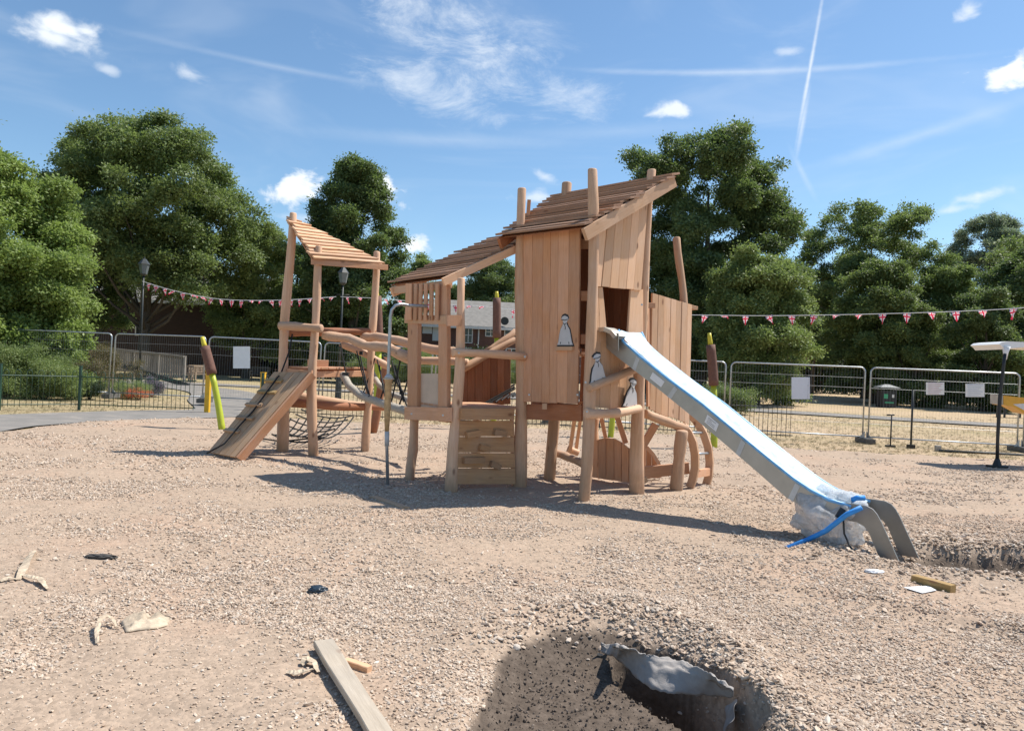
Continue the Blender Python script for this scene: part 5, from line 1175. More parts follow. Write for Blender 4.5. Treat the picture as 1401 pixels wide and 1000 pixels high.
mb = MB(); e_ = P(1500,409,16); mb.tube([(e_.x,16,-.2),(e_.x,16,e_.z+.15)], .05, 10); tag(mesh('bunting_pole', mb.v, mb.f, M_dark, None, None, True), 'dark pole outside the right border that carries the bunting', 'pole')
mb = MB(); e_ = P(800,431,23); mb.tube([(e_.x,23,-.2),(e_.x,23,e_.z+.15)], .05, 10); tag(mesh('bunting_pole', mb.v, mb.f, M_dark, None, None, True), 'dark pole hidden behind the play tower that carries the bunting', 'pole')

# ------------------------------------------------------------------ sheets tied to the fences
def sheet(px0, py0, px1, py1, D, label, lines=None, mat=None):
    a_, b_, c_, d_ = P(px0,py1,D), P(px1,py1,D), P(px1,py0,D), P(px0,py0,D); e = empty('notice_sheet', (a_+b_)/2, label, 'notice'); y_ = Vector((0,-.006,0))
    v = [a_,b_,c_,d_]; v = v+[p-y_ for p in v]; mesh('sheet', v, [(0,1,2,3),(4,7,6,5),(0,4,5,1),(1,5,6,2),(2,6,7,3),(3,7,4,0)], mat or M_wht, e)
    if lines:
        mb = MB(); n, col_ = lines
        for i in range(n):
            u = (i+.7)/(n+.4); p0_ = lerp(lerp(d_,c_,.1), lerp(a_,b_,.1), u); p1_ = lerp(lerp(d_,c_,.9-.2*(i%3)/2), lerp(a_,b_,.9-.2*(i%3)/2), u); mb.box((p0_+p1_)/2+y_*1.3, ((p1_-p0_).length, .002, .012))
        o = mesh('print_lines', mb.v, mb.f, col_, e); o['kind'] = 'stuff'
M_pr = plain('red_print', (.6,.35,.38), .6); M_pb = plain('blue_print', (.42,.50,.65), .6)
M_wht2 = plain('bluish_white_card', (.70,.72,.80), .6, var=.03)
sheet(319,474,342,504, 22.55, 'white sheet on the fence left of the small tower')
sheet(1083,516,1108,546, 20.05, 'large white sheet tied on the fence above the middle of the slide', None, M_wht2)
sheet(1267,523,1292,540, 19.35, 'white notice with reddish print, left one of the two on the right fence panel', (6, M_pr))
sheet(1321,525,1347,543, 19.15, 'white notice with bluish print, right one of the two on the right fence panel', (6, M_pb))

# ------------------------------------------------------------------ benches, bin, people
def bench(p, rz, w_, label, mat=None, grp='park benches on the grass'):
    mat = mat or M_bench; t = empty('park_bench', p, label, 'bench', grp, rz); T = Matrix.Translation(p) @ Matrix.Rotation(rz,4,'Z')
    def bx(nm, c, s_, rot=None): mb = MB(); mb.box((0,0,0), s_); return mesh(nm, mb.v, mb.f, mat, t, T @ Matrix.Translation(c) @ (rot or Matrix.Identity(4)))
    for s in (-1, 1):
        bx('leg', (s*(w_/2-.04),-.22,.32), (.07,.07,.64)); bx('leg', (s*(w_/2-.04),.26,.45), (.07,.06,.92)); bx('armrest', (s*(w_/2-.04),0,.65), (.08,.56,.035)); bx('side_rail', (s*(w_/2-.04),0,.38), (.05,.44,.07))
    for i in range(5): bx('seat_slat', (0,-.2+i*.10,.43), (w_-.02,.075,.025))
    bx('top_rail', (0,.26,.88), (w_,.045,.10)); bx('lower_rail', (0,.26,.52), (w_-.1,.04,.06)); n = int(w_/.12)
    for i in range(n): bx('back_slat', (-w_/2+.1+(w_-.2)*(i+.5)/n,.26,.69), (.055,.02,.30))
    return t
b_ = GL(1062,547); bench(b_, math.pi+.15, 1.6, 'wooden bench on the dry lawn with two people on it, seen from behind')
bp = at(247,39); bench(bp, .25, 1.15, 'wooden bench right of the sloping ramp fence, the nearer of the pair')
bench(at(273,41.5), 1.2, 1.2, 'second wooden bench, turned sideways just right of the first')
bench(at(354,46), .1, 1.1, 'dark bench by the hedge right of the white sheet', M_dark)
bench(at(1386,36), .1, 1.3, 'dark bench at the right border behind the yellow machine arm', M_dark)
M_skin = plain('skin', (.42,.24,.17), .55, var=.06, bs=0); M_hair = plain('dark_hair', (.04,.025,.018), .7, var=.3)
def person(loc, rz, joints, edges, mats, label, hair, hp):
    t = empty('person', loc, label, 'person', None, rz); T = Matrix.Translation(loc) @ Matrix.Rotation(rz,4,'Z')
    def sk(nm, js, ed, mat, par):
        names = list(js); me = bpy.data.meshes.new(nm); me.from_pydata([js[k][0] for k in names], [(names.index(a), names.index(b)) for a, b in ed], []); me.materials.append(mat)
        o = bpy.data.objects.new(nm, me); link(o, par, T); md = o.modifiers.new('skin', 'SKIN'); md.use_smooth_shade = True
        for i, k in enumerate(names): r_ = js[k][1]; me.skin_vertices[0].data[i].radius = (r_, r_) if not isinstance(r_, tuple) else r_
        me.skin_vertices[0].data[0].use_root = True; sb = o.modifiers.new('sub', 'SUBSURF'); sb.levels = sb.render_levels = 2; return o
    body = sk('body', joints, edges, M_skin, t)
    for nm, js, ed, mat in mats: sk(nm, js, ed, mat, t)
    bm = bmesh.new(); bmesh.ops.create_uvsphere(bm, u_segments=12, v_segments=8, radius=.112); me = bpy.data.meshes.new('hair'); 
    for v in bm.verts: v.co.z *= 1.12
    bm.to_mesh(me); bm.free(); me.materials.append(hair); link(bpy.data.objects.new('hair', me), t, T @ Matrix.Translation(hp)); return t
def seated(loc, rz, shirt, trou, label, hair):
    s = .46
    J_ = {'pelvis':((0,.06,s+.1),(.15,.11)),'waist':((0,.10,s+.28),(.125,.095)),'chest':((0,.12,s+.46),(.15,.105)),'neck':((0,.10,s+.61),.052),'head0':((0,.08,s+.70),.085),'head1':((0,.075,s+.80),.088)}
    E = [('pelvis','waist'),('waist','chest'),('chest','neck'),('neck','head0'),('head0','head1')]
    for n_s, sx in (('l',-1),('r',1)):
        J_.update({'sh'+n_s:((sx*.18,.12,s+.53),.055),'el'+n_s:((sx*.25,.05,s+.30),.042),'wr'+n_s:((sx*.14,-.14,s+.20),.03),'ha'+n_s:((sx*.10,-.22,s+.18),.034),
                   'hp'+n_s:((sx*.10,.02,s+.07),.085),'kn'+n_s:((sx*.12,-.40,s+.05),.06),'an'+n_s:((sx*.12,-.42,.09),.04),'to'+n_s:((sx*.13,-.58,.04),.035)})
        E += [('chest','sh'+n_s),('sh'+n_s,'el'+n_s),('el'+n_s,'wr'+n_s),('wr'+n_s,'ha'+n_s),('pelvis','hp'+n_s),('hp'+n_s,'kn'+n_s),('kn'+n_s,'an'+n_s),('an'+n_s,'to'+n_s)]
    g_ = lambda k, e=.014: (J_[k][0], tuple(q_+e for q_ in J_[k][1]) if isinstance(J_[k][1], tuple) else J_[k][1]+e)
    sh = {k: g_(k) for k in ('pelvis','waist','chest','shl','shr')}; sh['ul'] = ((-.22,.085,s+.40),.06); sh['ur'] = ((.22,.085,s+.40),.06)
    tr = {k: g_(k) for k in ('pelvis','hpl','hpr','knl','knr','anl','anr')}
    return person(loc, rz, J_, E, [('shirt', sh, [('pelvis','waist'),('waist','chest'),('chest','shl'),('chest','shr'),('shl','ul'),('shr','ur')], shirt), ('trousers', tr, [('pelvis','hpl'),('pelvis','hpr'),('hpl','knl'),('hpr','knr'),('knl','anl'),('knr','anr')], trou)], label, hair, (0,.10,s+.80))
def walking(loc, rz, shirt, trou, label, hair):
    J_ = {'pelvis':((0,0,.95),(.145,.105)),'waist':((0,0,1.10),(.125,.09)),'chest':((0,-.01,1.30),(.155,.105)),'neck':((0,-.02,1.47),.055),'head0':((0,-.04,1.56),.085),'head1':((0,-.045,1.66),.09)}
    E = [('pelvis','waist'),('waist','chest'),('chest','neck'),('neck','head0'),('head0','head1')]
    for n_s, sx, st_ in (('l',-1,1),('r',1,-1)):
        J_.update({'sh'+n_s:((sx*.19,-.01,1.40),.06),'el'+n_s:((sx*.25,.10*st_,1.13),.043),'wr'+n_s:((sx*.25,-.05-.02*st_,.93),.03),'ha'+n_s:((sx*.25,-.10,.86),.036),
                   'hp'+n_s:((sx*.095,0,.88),.095),'kn'+n_s:((sx*.10,-.17*st_-.03,.50),.062),'an'+n_s:((sx*.10,-.28*st_+.05,.10),.042),'to'+n_s:((sx*.11,-.28*st_-.12,.045),.038)})
        E += [('chest','sh'+n_s),('sh'+n_s,'el'+n_s),('el'+n_s,'wr'+n_s),('wr'+n_s,'ha'+n_s),('pelvis','hp'+n_s),('hp'+n_s,'kn'+n_s),('kn'+n_s,'an'+n_s),('an'+n_s,'to'+n_s)]
    g_ = lambda k, e=.014: (J_[k][0], tuple(q_+e for q_ in J_[k][1]) if isinstance(J_[k][1], tuple) else J_[k][1]+e)
    sh = {k: g_(k) for k in ('pelvis','waist','chest','shl','shr','ell','elr')}
    tr = {k: g_(k) for k in ('pelvis','hpl','hpr','knl','knr','anl','anr')}
    return person(loc, rz, J_, E, [('shirt', sh, [('pelvis','waist'),('waist','chest'),('chest','shl'),('chest','shr'),('shl','ell'),('shr','elr')], shirt), ('trousers', tr, [('pelvis','hpl'),('pelvis','hpr'),('hpl','knl'),('hpr','knr'),('knl','anl'),('knr','anr')], trou)], label, hair, (0,-.02,1.67))
M_pink = plain('pale_pink_top', (.55,.33,.30), .8, var=.05); M_whs = plain('white_top', (.7,.7,.7), .8, var=.04); M_navy = plain('dark_trousers', (.03,.035,.05), .85); M_cream = plain('cream_trousers', (.5,.46,.4), .85)
Mb = Matrix.Rotation(math.pi+.15,3,'Z')
seated(b_ + Mb @ Vector((.18,0,0)), math.pi+.15, M_pink, M_cream, 'seated person in a pink top on the bench, left of the pair', M_hair)
seated(b_ + Mb @ Vector((-.45,0,0)), math.pi+.15, plain('dark_red_top',(.25,.08,.07),.8), M_navy, 'seated person in a dark red top on the bench, beside the large sheet', M_hair)
walking(GL(1333,561), -1.35, M_whs, M_navy, 'person in a pale top and dark trousers striding behind the notice with bluish print', plain('grey_hair',(.3,.28,.26),.7))
# litter bin
bb_ = GL(1212,557); t = empty('litter_bin', bb_, 'black litter bin with a hipped lid standing on the dry lawn', 'litter bin'); T = Matrix.Translation(bb_)
W_ = 24/1010*bb_.y; Hb = 30/1010*bb_.y
mb = MB(); mb.box((0,0,Hb*.38), (W_*.82,W_*.7,Hb*.76)); mesh('body', mb.v, mb.f, M_blk, t, T)
for s in (-1,1):
    for r_ in (-1,1): mb = MB(); mb.box((s*W_*.36,r_*W_*.3,Hb*.83), (.06,.06,Hb*.16)); mesh('lid_post', mb.v, mb.f, M_blk, t, T)
mb = MB(); a_ = W_*.58; mb.add([(-a_,-a_*.8,Hb*.9),(a_,-a_*.8,Hb*.9),(a_,a_*.8,Hb*.9),(-a_,a_*.8,Hb*.9),(-a_*.25,0,Hb*1.04),(a_*.25,0,Hb*1.04)], [(3,2,1,0),(0,1,5,4),(2,3,4,5),(1,2,5),(3,0,4)]); mesh('lid', mb.v, mb.f, plain('grey_lid',(.2,.21,.22),.5), t, T)
M_gs = plain('green_sticker',(.06,.40,.20),.5)
mb = MB(); mb.box((-W_*.2,-W_*.36,Hb*.5), (W_*.22,.01,Hb*.2)); mesh('green_sticker', mb.v, mb.f, M_gs, t, T); mb = MB(); mb.box((W_*.2,-W_*.36,Hb*.52), (W_*.12,.01,Hb*.14)); mesh('white_sticker', mb.v, mb.f, M_wht, t, T); mb = MB(); mb.box((0,-W_*.36,Hb*.22), (W_*.5,.01,Hb*.06)); mesh('lower_strip', mb.v, mb.f, M_gs, t, T)
# pushchair far off
pc_ = GL(1003,548); t = empty('pushchair', pc_, 'small white and dark pushchair far off behind the right bulrush post', 'pushchair'); T = Matrix.Translation(pc_) @ Matrix.Rotation(.6,4,'Z')
mb = MB(); mb.tube([(-.2,.3,1.0),(-.2,0,.45),(-.2,-.35,.2)], .016, 6); mesh('side_tube', mb.v, mb.f, M_wht, t, T); mb = MB(); mb.tube([(.2,.3,1.0),(.2,0,.45),(.2,-.35,.2)], .016, 6); mesh('side_tube', mb.v, mb.f, M_wht, t, T)
mb = MB(); mb.tube([(-.2,.3,1.0),(.2,.3,1.0)], .018, 6); mesh('handle', mb.v, mb.f, M_blk, t, T)
mb = MB(); mb.add([(-.19,.18,.85),(.19,.18,.85),(.19,.02,.42),(-.19,.02,.42),(-.19,-.3,.45),(.19,-.3,.45),(-.19,.2,.80),(.19,.2,.80),(.19,.04,.38),(-.19,.04,.38),(-.19,-.3,.41),(.19,-.3,.41)], [(0,1,2,3),(3,2,5,4),(6,9,8,7),(9,10,11,8),(0,3,9,6),(1,7,8,2),(3,4,10,9),(2,8,11,5),(0,6,7,1),(4,5,11,10)]); mesh('seat', mb.v, mb.f, M_navy, t, T)
for x, y in ((-.24,.22),(.24,.22),(-.2,-.34),(.2,-.34)): mb = MB(); mb.tube([(x-.02,y,.12),(x+.02,y,.12)], .12, 14); mesh('wheel', mb.v, mb.f, M_blk, t, T)

# ------------------------------------------------------------------ sloping ramp with paling fence (left distance)
t = empty('ramp_fence', at(150,37), 'grey wooden paling fence with sloping handrail beside the flower bed', 'fence')
R0, R1 = P(150,478,37.5), P(252,489,35.5); Bm = Z3*-1.0
pal = None
for i in range(34):
    u = i/33; p = lerp(R0, R1, u)
    mb = MB(); mb.box((0,0,0), (.085,.02,1.0))
    if pal is None: o = mesh('paling', mb.v, mb.f, M_fencewood, t, Matrix.Translation(p-Z3*.5)); pal = o.data
    else: link(bpy.data.objects.new('paling', pal), t, Matrix.Translation(p-Z3*.5))
beam('handrail', t, R0+Z3*.04, R1+Z3*.04, .12, .09, M_fencewood); beam('lower_rail', t, lerp(R0,R1,.2)-Z3*.75+Vector((0,-.06,0)), R1-Z3*1.35+Vector((.3,-.06,0)), .08, .22, M_dark)
for u in (0,.33,.66,1): p = lerp(R0,R1,u); beam('fence_post', t, Vector((p.x,p.y+.08,-.1)), p+Vector((0,.08,.08)), .1, .1, M_fencewood)
R2, R3 = P(60,482,36), P(150,480,37.4)
for i in range(22): p = lerp(R2,R3,i/22); link(bpy.data.objects.new('paling', pal), t, Matrix.Translation(p-Z3*.5))
beam('handrail', t, R2+Z3*.04, R3+Z3*.04, .12, .09, M_fencewood)

# ------------------------------------------------------------------ buildings
def brickmat(name, c1, c2, mort, sc_=1):
    mt, t, b = newmat(name); tc = N(t, 'ShaderNodeTexCoord'); br = N(t, 'ShaderNodeTexBrick'); mp = N(t, 'ShaderNodeMapping'); mp.inputs['Rotation'].default_value = (math.pi/2,0,0)
    t.links.new(tc.outputs['Object'], mp.inputs[0]); t.links.new(mp.outputs[0], br.inputs[0]); br.inputs['Color1'].default_value = (*c1,1); br.inputs['Color2'].default_value = (*c2,1); br.inputs['Mortar'].default_value = (*mort,1)
    br.inputs['Scale'].default_value = 1; br.inputs['Brick Width'].default_value = .225; br.inputs['Row Height'].default_value = .075; br.inputs['Mortar Size'].default_value = .008
    n = noise_node(t, tc.outputs['Object'], .7, 5, .6); t.links.new(mixc(t, MATH(t,'MULTIPLY',n,.6), br.outputs[0], tuple(q_*.7 for q_ in c1)), b.inputs['Base Color']); b.inputs['Roughness'].default_value = .9; return mt
M_brick = brickmat('red_brick', (.15,.068,.05), (.20,.09,.065), (.19,.155,.135)); M_brick_shade = brickmat('shaded_red_brick', (.055,.032,.026), (.075,.042,.034), (.06,.05,.045))  # second brick is the red one darkened to stand for tree shade
M_tile = plain('grey_roof_tile', (.22,.205,.185), .85, var=.2, vs=3, bs=.3); M_pane = plain('window_glass', (.03,.035,.04), .08, var=.2, vs=.5, bs=0); M_upvc = plain('white_frame', (.75,.75,.74), .5, var=.03)
def building(name, p0, p1, depth, zb, ze, zr, wmat, rmat, label, wins, cat='house', doorpanels=()):
    """p0,p1 front bottom corners (x,y); roof ridge parallel to the front"""
    p0 = Vector((p0[0],p0[1],0)); p1 = Vector((p1[0],p1[1],0)); ux = (p1-p0).normalized(); uy = Z3.cross(ux); L = (p1-p0).length
    t = empty(name, p0+Z3*zb, label, cat); M = frame(p0, Z3, ux)  # local x along front, y into depth
    mb = MB(); mb.add([(0,0,zb),(L,0,zb),(L,depth,zb),(0,depth,zb),(0,0,ze),(L,0,ze),(L,depth,ze),(0,depth,ze),(0,depth/2,zr),(L,depth/2,zr)], [(0,1,5,4),(2,3,7,6),(1,2,6,9,5),(3,0,4,8,7)]); mesh('wall', mb.v, mb.f, wmat, t, M)
    o_ = .35; k = (zr-ze)/(depth/2)
    for s in (0, 1):
        ya, yb = (-o_, depth/2) if s == 0 else (depth+o_, depth/2); za = ze-o_*k
        mb = MB(); mb.add([(-.3,ya,za+.06),(L+.3,ya,za+.06),(L+.3,yb,zr+.06),(-.3,yb,zr+.06),(-.3,ya,za+.16),(L+.3,ya,za+.16),(L+.3,yb,zr+.16),(-.3,yb,zr+.16)], [(0,3,2,1),(4,5,6,7),(0,1,5,4),(1,2,6,5),(2,3,7,6),(3,0,4,7)]); mesh('roof', mb.v, mb.f, rmat, t, M)
    mb = MB(); mb.box((L/2,-o_-.03,ze-o_*k+.02), (L+.5,.05,.22)); mesh('fascia_board', mb.v, mb.f, M_upvc, t, M)
    for (x, z, w_, h_, nx_, nz_) in wins:
        f_ = MB(); 
        for xx, zz, ww, hh in ((x,z+h_/2,w_,.07),(x,z-h_/2,w_,.07),(x-w_/2+.035,z,.07,h_),(x+w_/2-.035,z,.07,h_)): f_.box((xx,-.03,zz), (ww,.09,hh))
        for i in range(1, nx_): f_.box((x-w_/2+w_*i/nx_,-.025,z), (.06,.07,h_-.08))
        for i in range(1, nz_): f_.box((x,-.022,z-h_/2+h_*i/nz_), (w_-.08,.06,.05))
        fo = mesh('window', f_.v, f_.f, M_upvc, t, M); g_ = MB(); g_.box((x,-.012,z), (w_-.1,.02,h_-.1)); mesh('pane', g_.v, g_.f, M_pane, fo, M)
    return t, M, L
HD = 63
hx = lambda px: at(px, HD).x
x0h, x1h = hx(530), hx(830)
def wz(py, px): return P(px, py, HD).z
w_s = []
for (xa, xb, ya, yb, nx_, nz_) in [(545,558,442,454,1,1),(632,644,448,469,2,2),(661,676,448,460,2,2),(687,706,449,466,2,2),(632,644,476,484,2,1),(661,676,477,486,2,1),(735,750,450,462,2,2),(770,790,451,466,2,2),(690,706,477,488,2,1)]:
    zc = (wz(ya,(xa+xb)/2)+wz(yb,(xa+xb)/2))/2; w_s.append((hx((xa+xb)/2)-x0h, zc, (xb-xa)/F*HD, (yb-ya)/F*HD, nx_, nz_))
th, Mh, Lh = building('terraced_house', (x0h,HD), (x1h,HD+.0), 8, 0, wz(447,680), wz(447,680)+2.3, M_brick, M_tile, 'two storey red brick terrace with a grey tiled roof seen behind the shed', w_s)
mb = MB(); mb.tube([(hx(652)-x0h,-.08,.1),(hx(652)-x0h,-.08,wz(450,652))], .06, 8); mesh('downpipe', mb.v, mb.f, M_upvc, th, Mh)
mb = MB(); zt = wz(447,680); 
for (xa,xb,ya,yb) in [(575,588,445,456),(589,601,447,466)]:
    mb = MB(); xc_ = hx((xa+xb)/2)-x0h; mb.box((xc_,-.05,(wz(ya,xa)+wz(yb,xa))/2), ((xb-xa)/F*HD,.06,(yb-ya)/F*HD)); mesh('white_panel', mb.v, mb.f, M_upvc, th, Mh)
mb = MB(); mb.tube([(hx(687)-x0h,-.1,zt+.5),(hx(687)-x0h,-.25,zt+.5)], [.1,.35], 14); mesh('satellite_dish', mb.v, mb.f, M_dark, th, Mh)
# brick hall, its red darkened in colour for the spreading tree's shade
HD2 = 57; hx2 = lambda px: at(px, HD2).x; z2 = lambda px, py: P(px,py,HD2).z
building('brick_hall', (hx2(120),HD2), (hx2(352),HD2), 10, 0, z2(250,412), z2(250,412)+2.4, M_brick_shade, M_tile, 'long red brick building coloured dark for the shade under the spreading trees at the left', [(hx2(190)-hx2(120), z2(190,452), .85, .75, 1, 1)], 'building')
gHD = 88; gx_ = lambda px: at(px, gHD).x
building('small_house', (gx_(1078),gHD), (gx_(1142),gHD+2), 6, .6, P(1110,478,gHD).z, P(1110,455,gHD).z, M_brick, M_tile, 'small distant house with a pale roof glimpsed in the gap between the right hand trees', [(1.6,P(1110,484,gHD).z,1.2,1.1,2,1),(3.8,P(1110,484,gHD).z,1.2,1.1,2,1)])

# ------------------------------------------------------------------ right-hand site clutter
def simple(name, verts_faces, mat, loc, label, cat, smooth=False, group=None):
    return tag(mesh(name, verts_faces.v, verts_faces.f, mat, None, Matrix.Translation(loc), smooth), label, cat, group)
tp0 = GZ(1218,612); t = empty('hand_tamper', tp0, 'upright black hand tamper by the right fence', 'tamper'); T = Matrix.Translation(tp0); h_ = 44/1010*tp0.y
mb = MB(); mb.tube([(0,0,.03),(0,0,h_)], .017, 8); mesh('shaft', mb.v, mb.f, M_blk, t, T, True); mb = MB(); mb.tube([(-.12,0,h_),(.07,0,h_+.01)], .02, 8); mesh('handle', mb.v, mb.f, M_blk, t, T, True); mb = MB(); mb.box((0,0,.03), (.2,.16,.05)); mesh('base_plate', mb.v, mb.f, M_blk, t, T)
sk0 = GZ(1246,614); t = empty('fence_stake', sk0, 'dark stake in a small block in front of the right fence panel', 'stake'); T = Matrix.Translation(sk0); h_ = 81/1010*sk0.y
mb = MB(); mb.tube([(0,0,.05),(0,0,h_)], .024, 8); mesh('shaft', mb.v, mb.f, M_dark, t, T, True); mb = MB(); mb.box((0,0,.05), (.15,.15,.12)); mesh('block', mb.v, mb.f, M_blk, t, T)
g1, g2 = GZ(1285,619), GZ(1400,625); g1.z += .04; g2.z += .04; tubeobj('pipe', [g1, lerp(g1,g2,.5)+Z3*.01, g2], .03, M_dark, 'dark pipe lying along the foot of the right fence', 'pipe', 8)
mb = MB(); mb.box((0,0,.08), (.12,.1,.15)); simple('metal_clamp', mb, M_galv, GZ(1283,618), 'small galvanised clamp at the left end of the dark pipe', 'clamp')
# small yellow machine at the right border
mp_ = GZ(1364,640); t = empty('site_machine', mp_, 'yellow site machine with black pole and white canopy cut by the right border', 'machine'); D = mp_.y
mb = MB(); mb.tube([mp_+Z3*.03, P(1365,600,D), P(1368,545,D), P(1373,500,D), P(1375,484,D)], [.035,.03,.035,.03,.03], 9); mesh('support_pole', mb.v, mb.f, M_blk, t, None, True)
mb = MB(); mb.box(mp_+Z3*.03, (.34,.16,.04)); mb2 = MB(); mb2.tube([mp_+Z3*.03, mp_+Z3*.18], [.09,.04], 9); mesh('foot_plate', mb.v, mb.f, M_blk, t); mesh('foot_boss', mb2.v, mb2.f, M_blk, t)
cp_ = [(1367,471),(1371,468),(1380,467),(1401,468),(1450,470),(1500,474)]; cl_ = [(1371,474),(1374,478),(1381,477),(1401,475),(1450,478),(1500,482)]
V = []
for (ax, ay), (bx_, by_) in zip(cp_, cl_):
    for dy in (0, .9): V += [P(ax,ay,D)+Vector((0,dy,0)), P(bx_,by_,D)+Vector((0,dy,0))]
kk = len(cp_); mesh('canopy', V, [q_ for i in range(kk-1) for q_ in ((4*i,4*i+1,4*i+5,4*i+4),(4*i+2,4*i+6,4*i+7,4*i+3),(4*i,4*i+4,4*i+6,4*i+2),(4*i+1,4*i+3,4*i+7,4*i+5))]+[(0,2,3,1),(4*kk-4,4*kk-3,4*kk-1,4*kk-2)], M_wht, t)
mb = MB(); mb.tube([P(1377,474,D+.02), P(1376,483,D+.02), P(1375,492,D+.02)], [.075,.045,.03], 9); mesh('canopy_socket', mb.v, mb.f, M_wht, t, None, True)
M_my = plain('machine_yellow', (.70,.36,.03), .4, var=.1)
def prism(nm, pix, D_, th_, mat):
    f_ = [P(x,y,D_) for x,y in pix]; V = f_+[p+Vector((0,th_,0)) for p in f_]; kk = len(f_); mesh(nm, V, [tuple(range(kk))[::-1], tuple(range(kk,2*kk))]+[(i,(i+1)%kk,(i+1)%kk+kk,i+kk) for i in range(kk)], mat, t)
prism('yellow_arm', [(1373,541),(1401,544),(1540,556),(1540,595),(1401,565),(1385,556),(1373,554)], D+.35, .35, M_my)
prism('pale_decal', [(1386,553),(1401,552),(1440,556),(1440,572),(1401,561)], D+.345, .004, plain('pale_decal', (.65,.62,.6), .4)); prism('arm_end_cap', [(1368,540),(1374,541),(1374,554),(1368,553)], D+.36, .3, plain('cap_grey', (.5,.45,.38), .5))
mb = MB()
prism('machine_body', [(1500,560),(1590,560),(1590,635),(1500,632)], D+.2, 1.0, M_my)
prism('track_unit', [(1495,636),(1590,640),(1590,660),(1495,655)], D+.1, 1.2, M_blk)

# ------------------------------------------------------------------ debris on the gravel
def gp_(px, py, dz=0): v = GZ(px, py); v.z += dz; return v
A_, B_, C_, D_ = gp_(493,1000,.05), gp_(528,1000,.05), gp_(455,886,.045), gp_(428,889,.045)
ext = (A_-D_)*.55; A_ = A_+ext; B_ = B_+(B_-C_)*.55
A_.z = B_.z = .045+float(hgt(A_.x,A_.y)); C_.z = D_.z = float(hgt(C_.x,C_.y))+.05
e = slab('loose_plank', None, A_, B_, C_, D_, .032, M_oldplank, wave=.003, nseg=8, seed=4); tag(e, 'long weathered plank lying on the gravel at the bottom left of centre', 'plank')
def bar(px0, py0, px1, py1, w_, h_, mat, label, cat, name='timber_offcut', wave=0):
    a_, b_ = gp_(px0,py0), gp_(px1,py1); a_.z += h_/2; b_.z += h_/2; return tag(beam(name, None, a_, b_, w_, h_, mat, wave=wave, nseg=5 if wave else 1), label, cat)
bar(1250,796,1304,811,.075,.06, M_gold, 'short sawn timber lying right of the slide foot', 'timber')
bar(510,681,556,697,.09,.025, M_grey, 'thin board lying in the shadow in front of the shed', 'board', 'loose_board')
bar(472,908,506,919,.045,.03, M_boardp, 'orange wood chip to the right of the weathered plank end', 'wood chip', 'wood_chip', .008)
def strip(name, pix, w_, mat, label, cat, dz=.012, curl=0):
    key = [gp_(x, y, dz + z) for x, y, z in pix]; rd = random.Random(int(pix[0][0]*7)); pts = []
    for i in range(len(key)-1):
        for k in range(5): pts.append(lerp(key[i], key[i+1], k/5))
    pts.append(key[-1]); V = []; k = len(pts); w_ *= .8
    for i, p in enumerate(pts):
        d = (pts[min(i+1,k-1)]-pts[max(i-1,0)]).normalized(); s = Vector((d.y,-d.x,0)).normalized(); u = i/(k-1); ww = w_*(.25+.75*math.sin(math.pi*min(1,max(0,u*.9+.08)))**.5)*rd.uniform(.75,1.15)
        tw = .5*math.sin(u*5+w_*90); s = (s*math.cos(tw)+Z3*math.sin(tw)*.6)
        V += [p-s*ww/2, p+Z3*rd.uniform(-.003,.007), p+s*ww/2]
    o = mesh(name, [v-pts[0] for v in V], [(3*i+j, 3*i+j+1, 3*i+j+4, 3*i+j+3) for i in range(k-1) for j in (0,1)], mat, None, Matrix.Translation(pts[0]), False)
    m_ = o.modifiers.new('thick','SOLIDIFY'); m_.thickness = .003; return tag(o, label, cat)
M_cream2 = plain('cream_cloth', (.47,.375,.27), .85, var=.35, vs=22, bs=.6)
M_geo = plain('grey_geotextile', (.33,.30,.275), .85, var=.15, vs=18, bs=.5)
strip('bark_peel', [(393,921,0),(405,926,.012),(418,925,.02),(428,918,.0)], .05, M_cream2, 'pale curled bark peel left of the weathered plank', 'bark peel')
strip('bark_peel', [(412,912,.0),(420,908,.02),(431,913,.015),(436,922,0)], .06, M_cream2, 'second bark peel touching the weathered plank', 'bark peel')
strip('cloth_strip', [(0,797,0),(12,794,.01),(24,795,.0)], .05, M_cream2, 'flat pale cloth strip at the left border', 'cloth strip')
strip('cloth_strip', [(25,794,0),(31,785,.02),(38,772,.03),(44,762,.02),(47,755,0)], .07, M_cream2, 'upright pale cloth strip near the left border', 'cloth strip')
strip('cloth_strip', [(31,790,.01),(42,795,.02),(54,797,.02),(60,803,.01),(65,808,0)], .05, M_cream2, 'wavy tan cloth strip pointing right near the left border', 'cloth strip')
strip('curled_webbing', [(133,882,0),(132,872,.02),(136,862,.05),(145,856,.05),(154,856,.03),(160,861,0)], .035, M_cream2, 'curled tan webbing loop left of the cream bag', 'webbing')
def lump(px, py, rx, ry, rz_, mat, label, cat, name, seed, amp=.3, rot=0, sub=4):
    p = gp_(px, py); o = crumple(name, p+Z3*rz_*.55, rx, ry, rz_, mat, seed, sub, amp, -rz_*.6, Matrix.Rotation(rot,4,'Z')); return tag(o, label, cat)
bpx = [(165,852),(178,843),(196,841),(208,848),(221,850),(234,845),(229,857),(212,861),(190,863),(172,866)]
cb = gp_(196,853,.0); ring = [gp_(x, y, .004) for x, y in bpx]; V = [cb+Z3*.05-cb]; nr_ = 7; kb = len(ring)*3
rg2 = []
for i in range(len(ring)):
    for j in range(3): rg2.append(lerp(ring[i], ring[(i+1)%len(ring)], j/3))
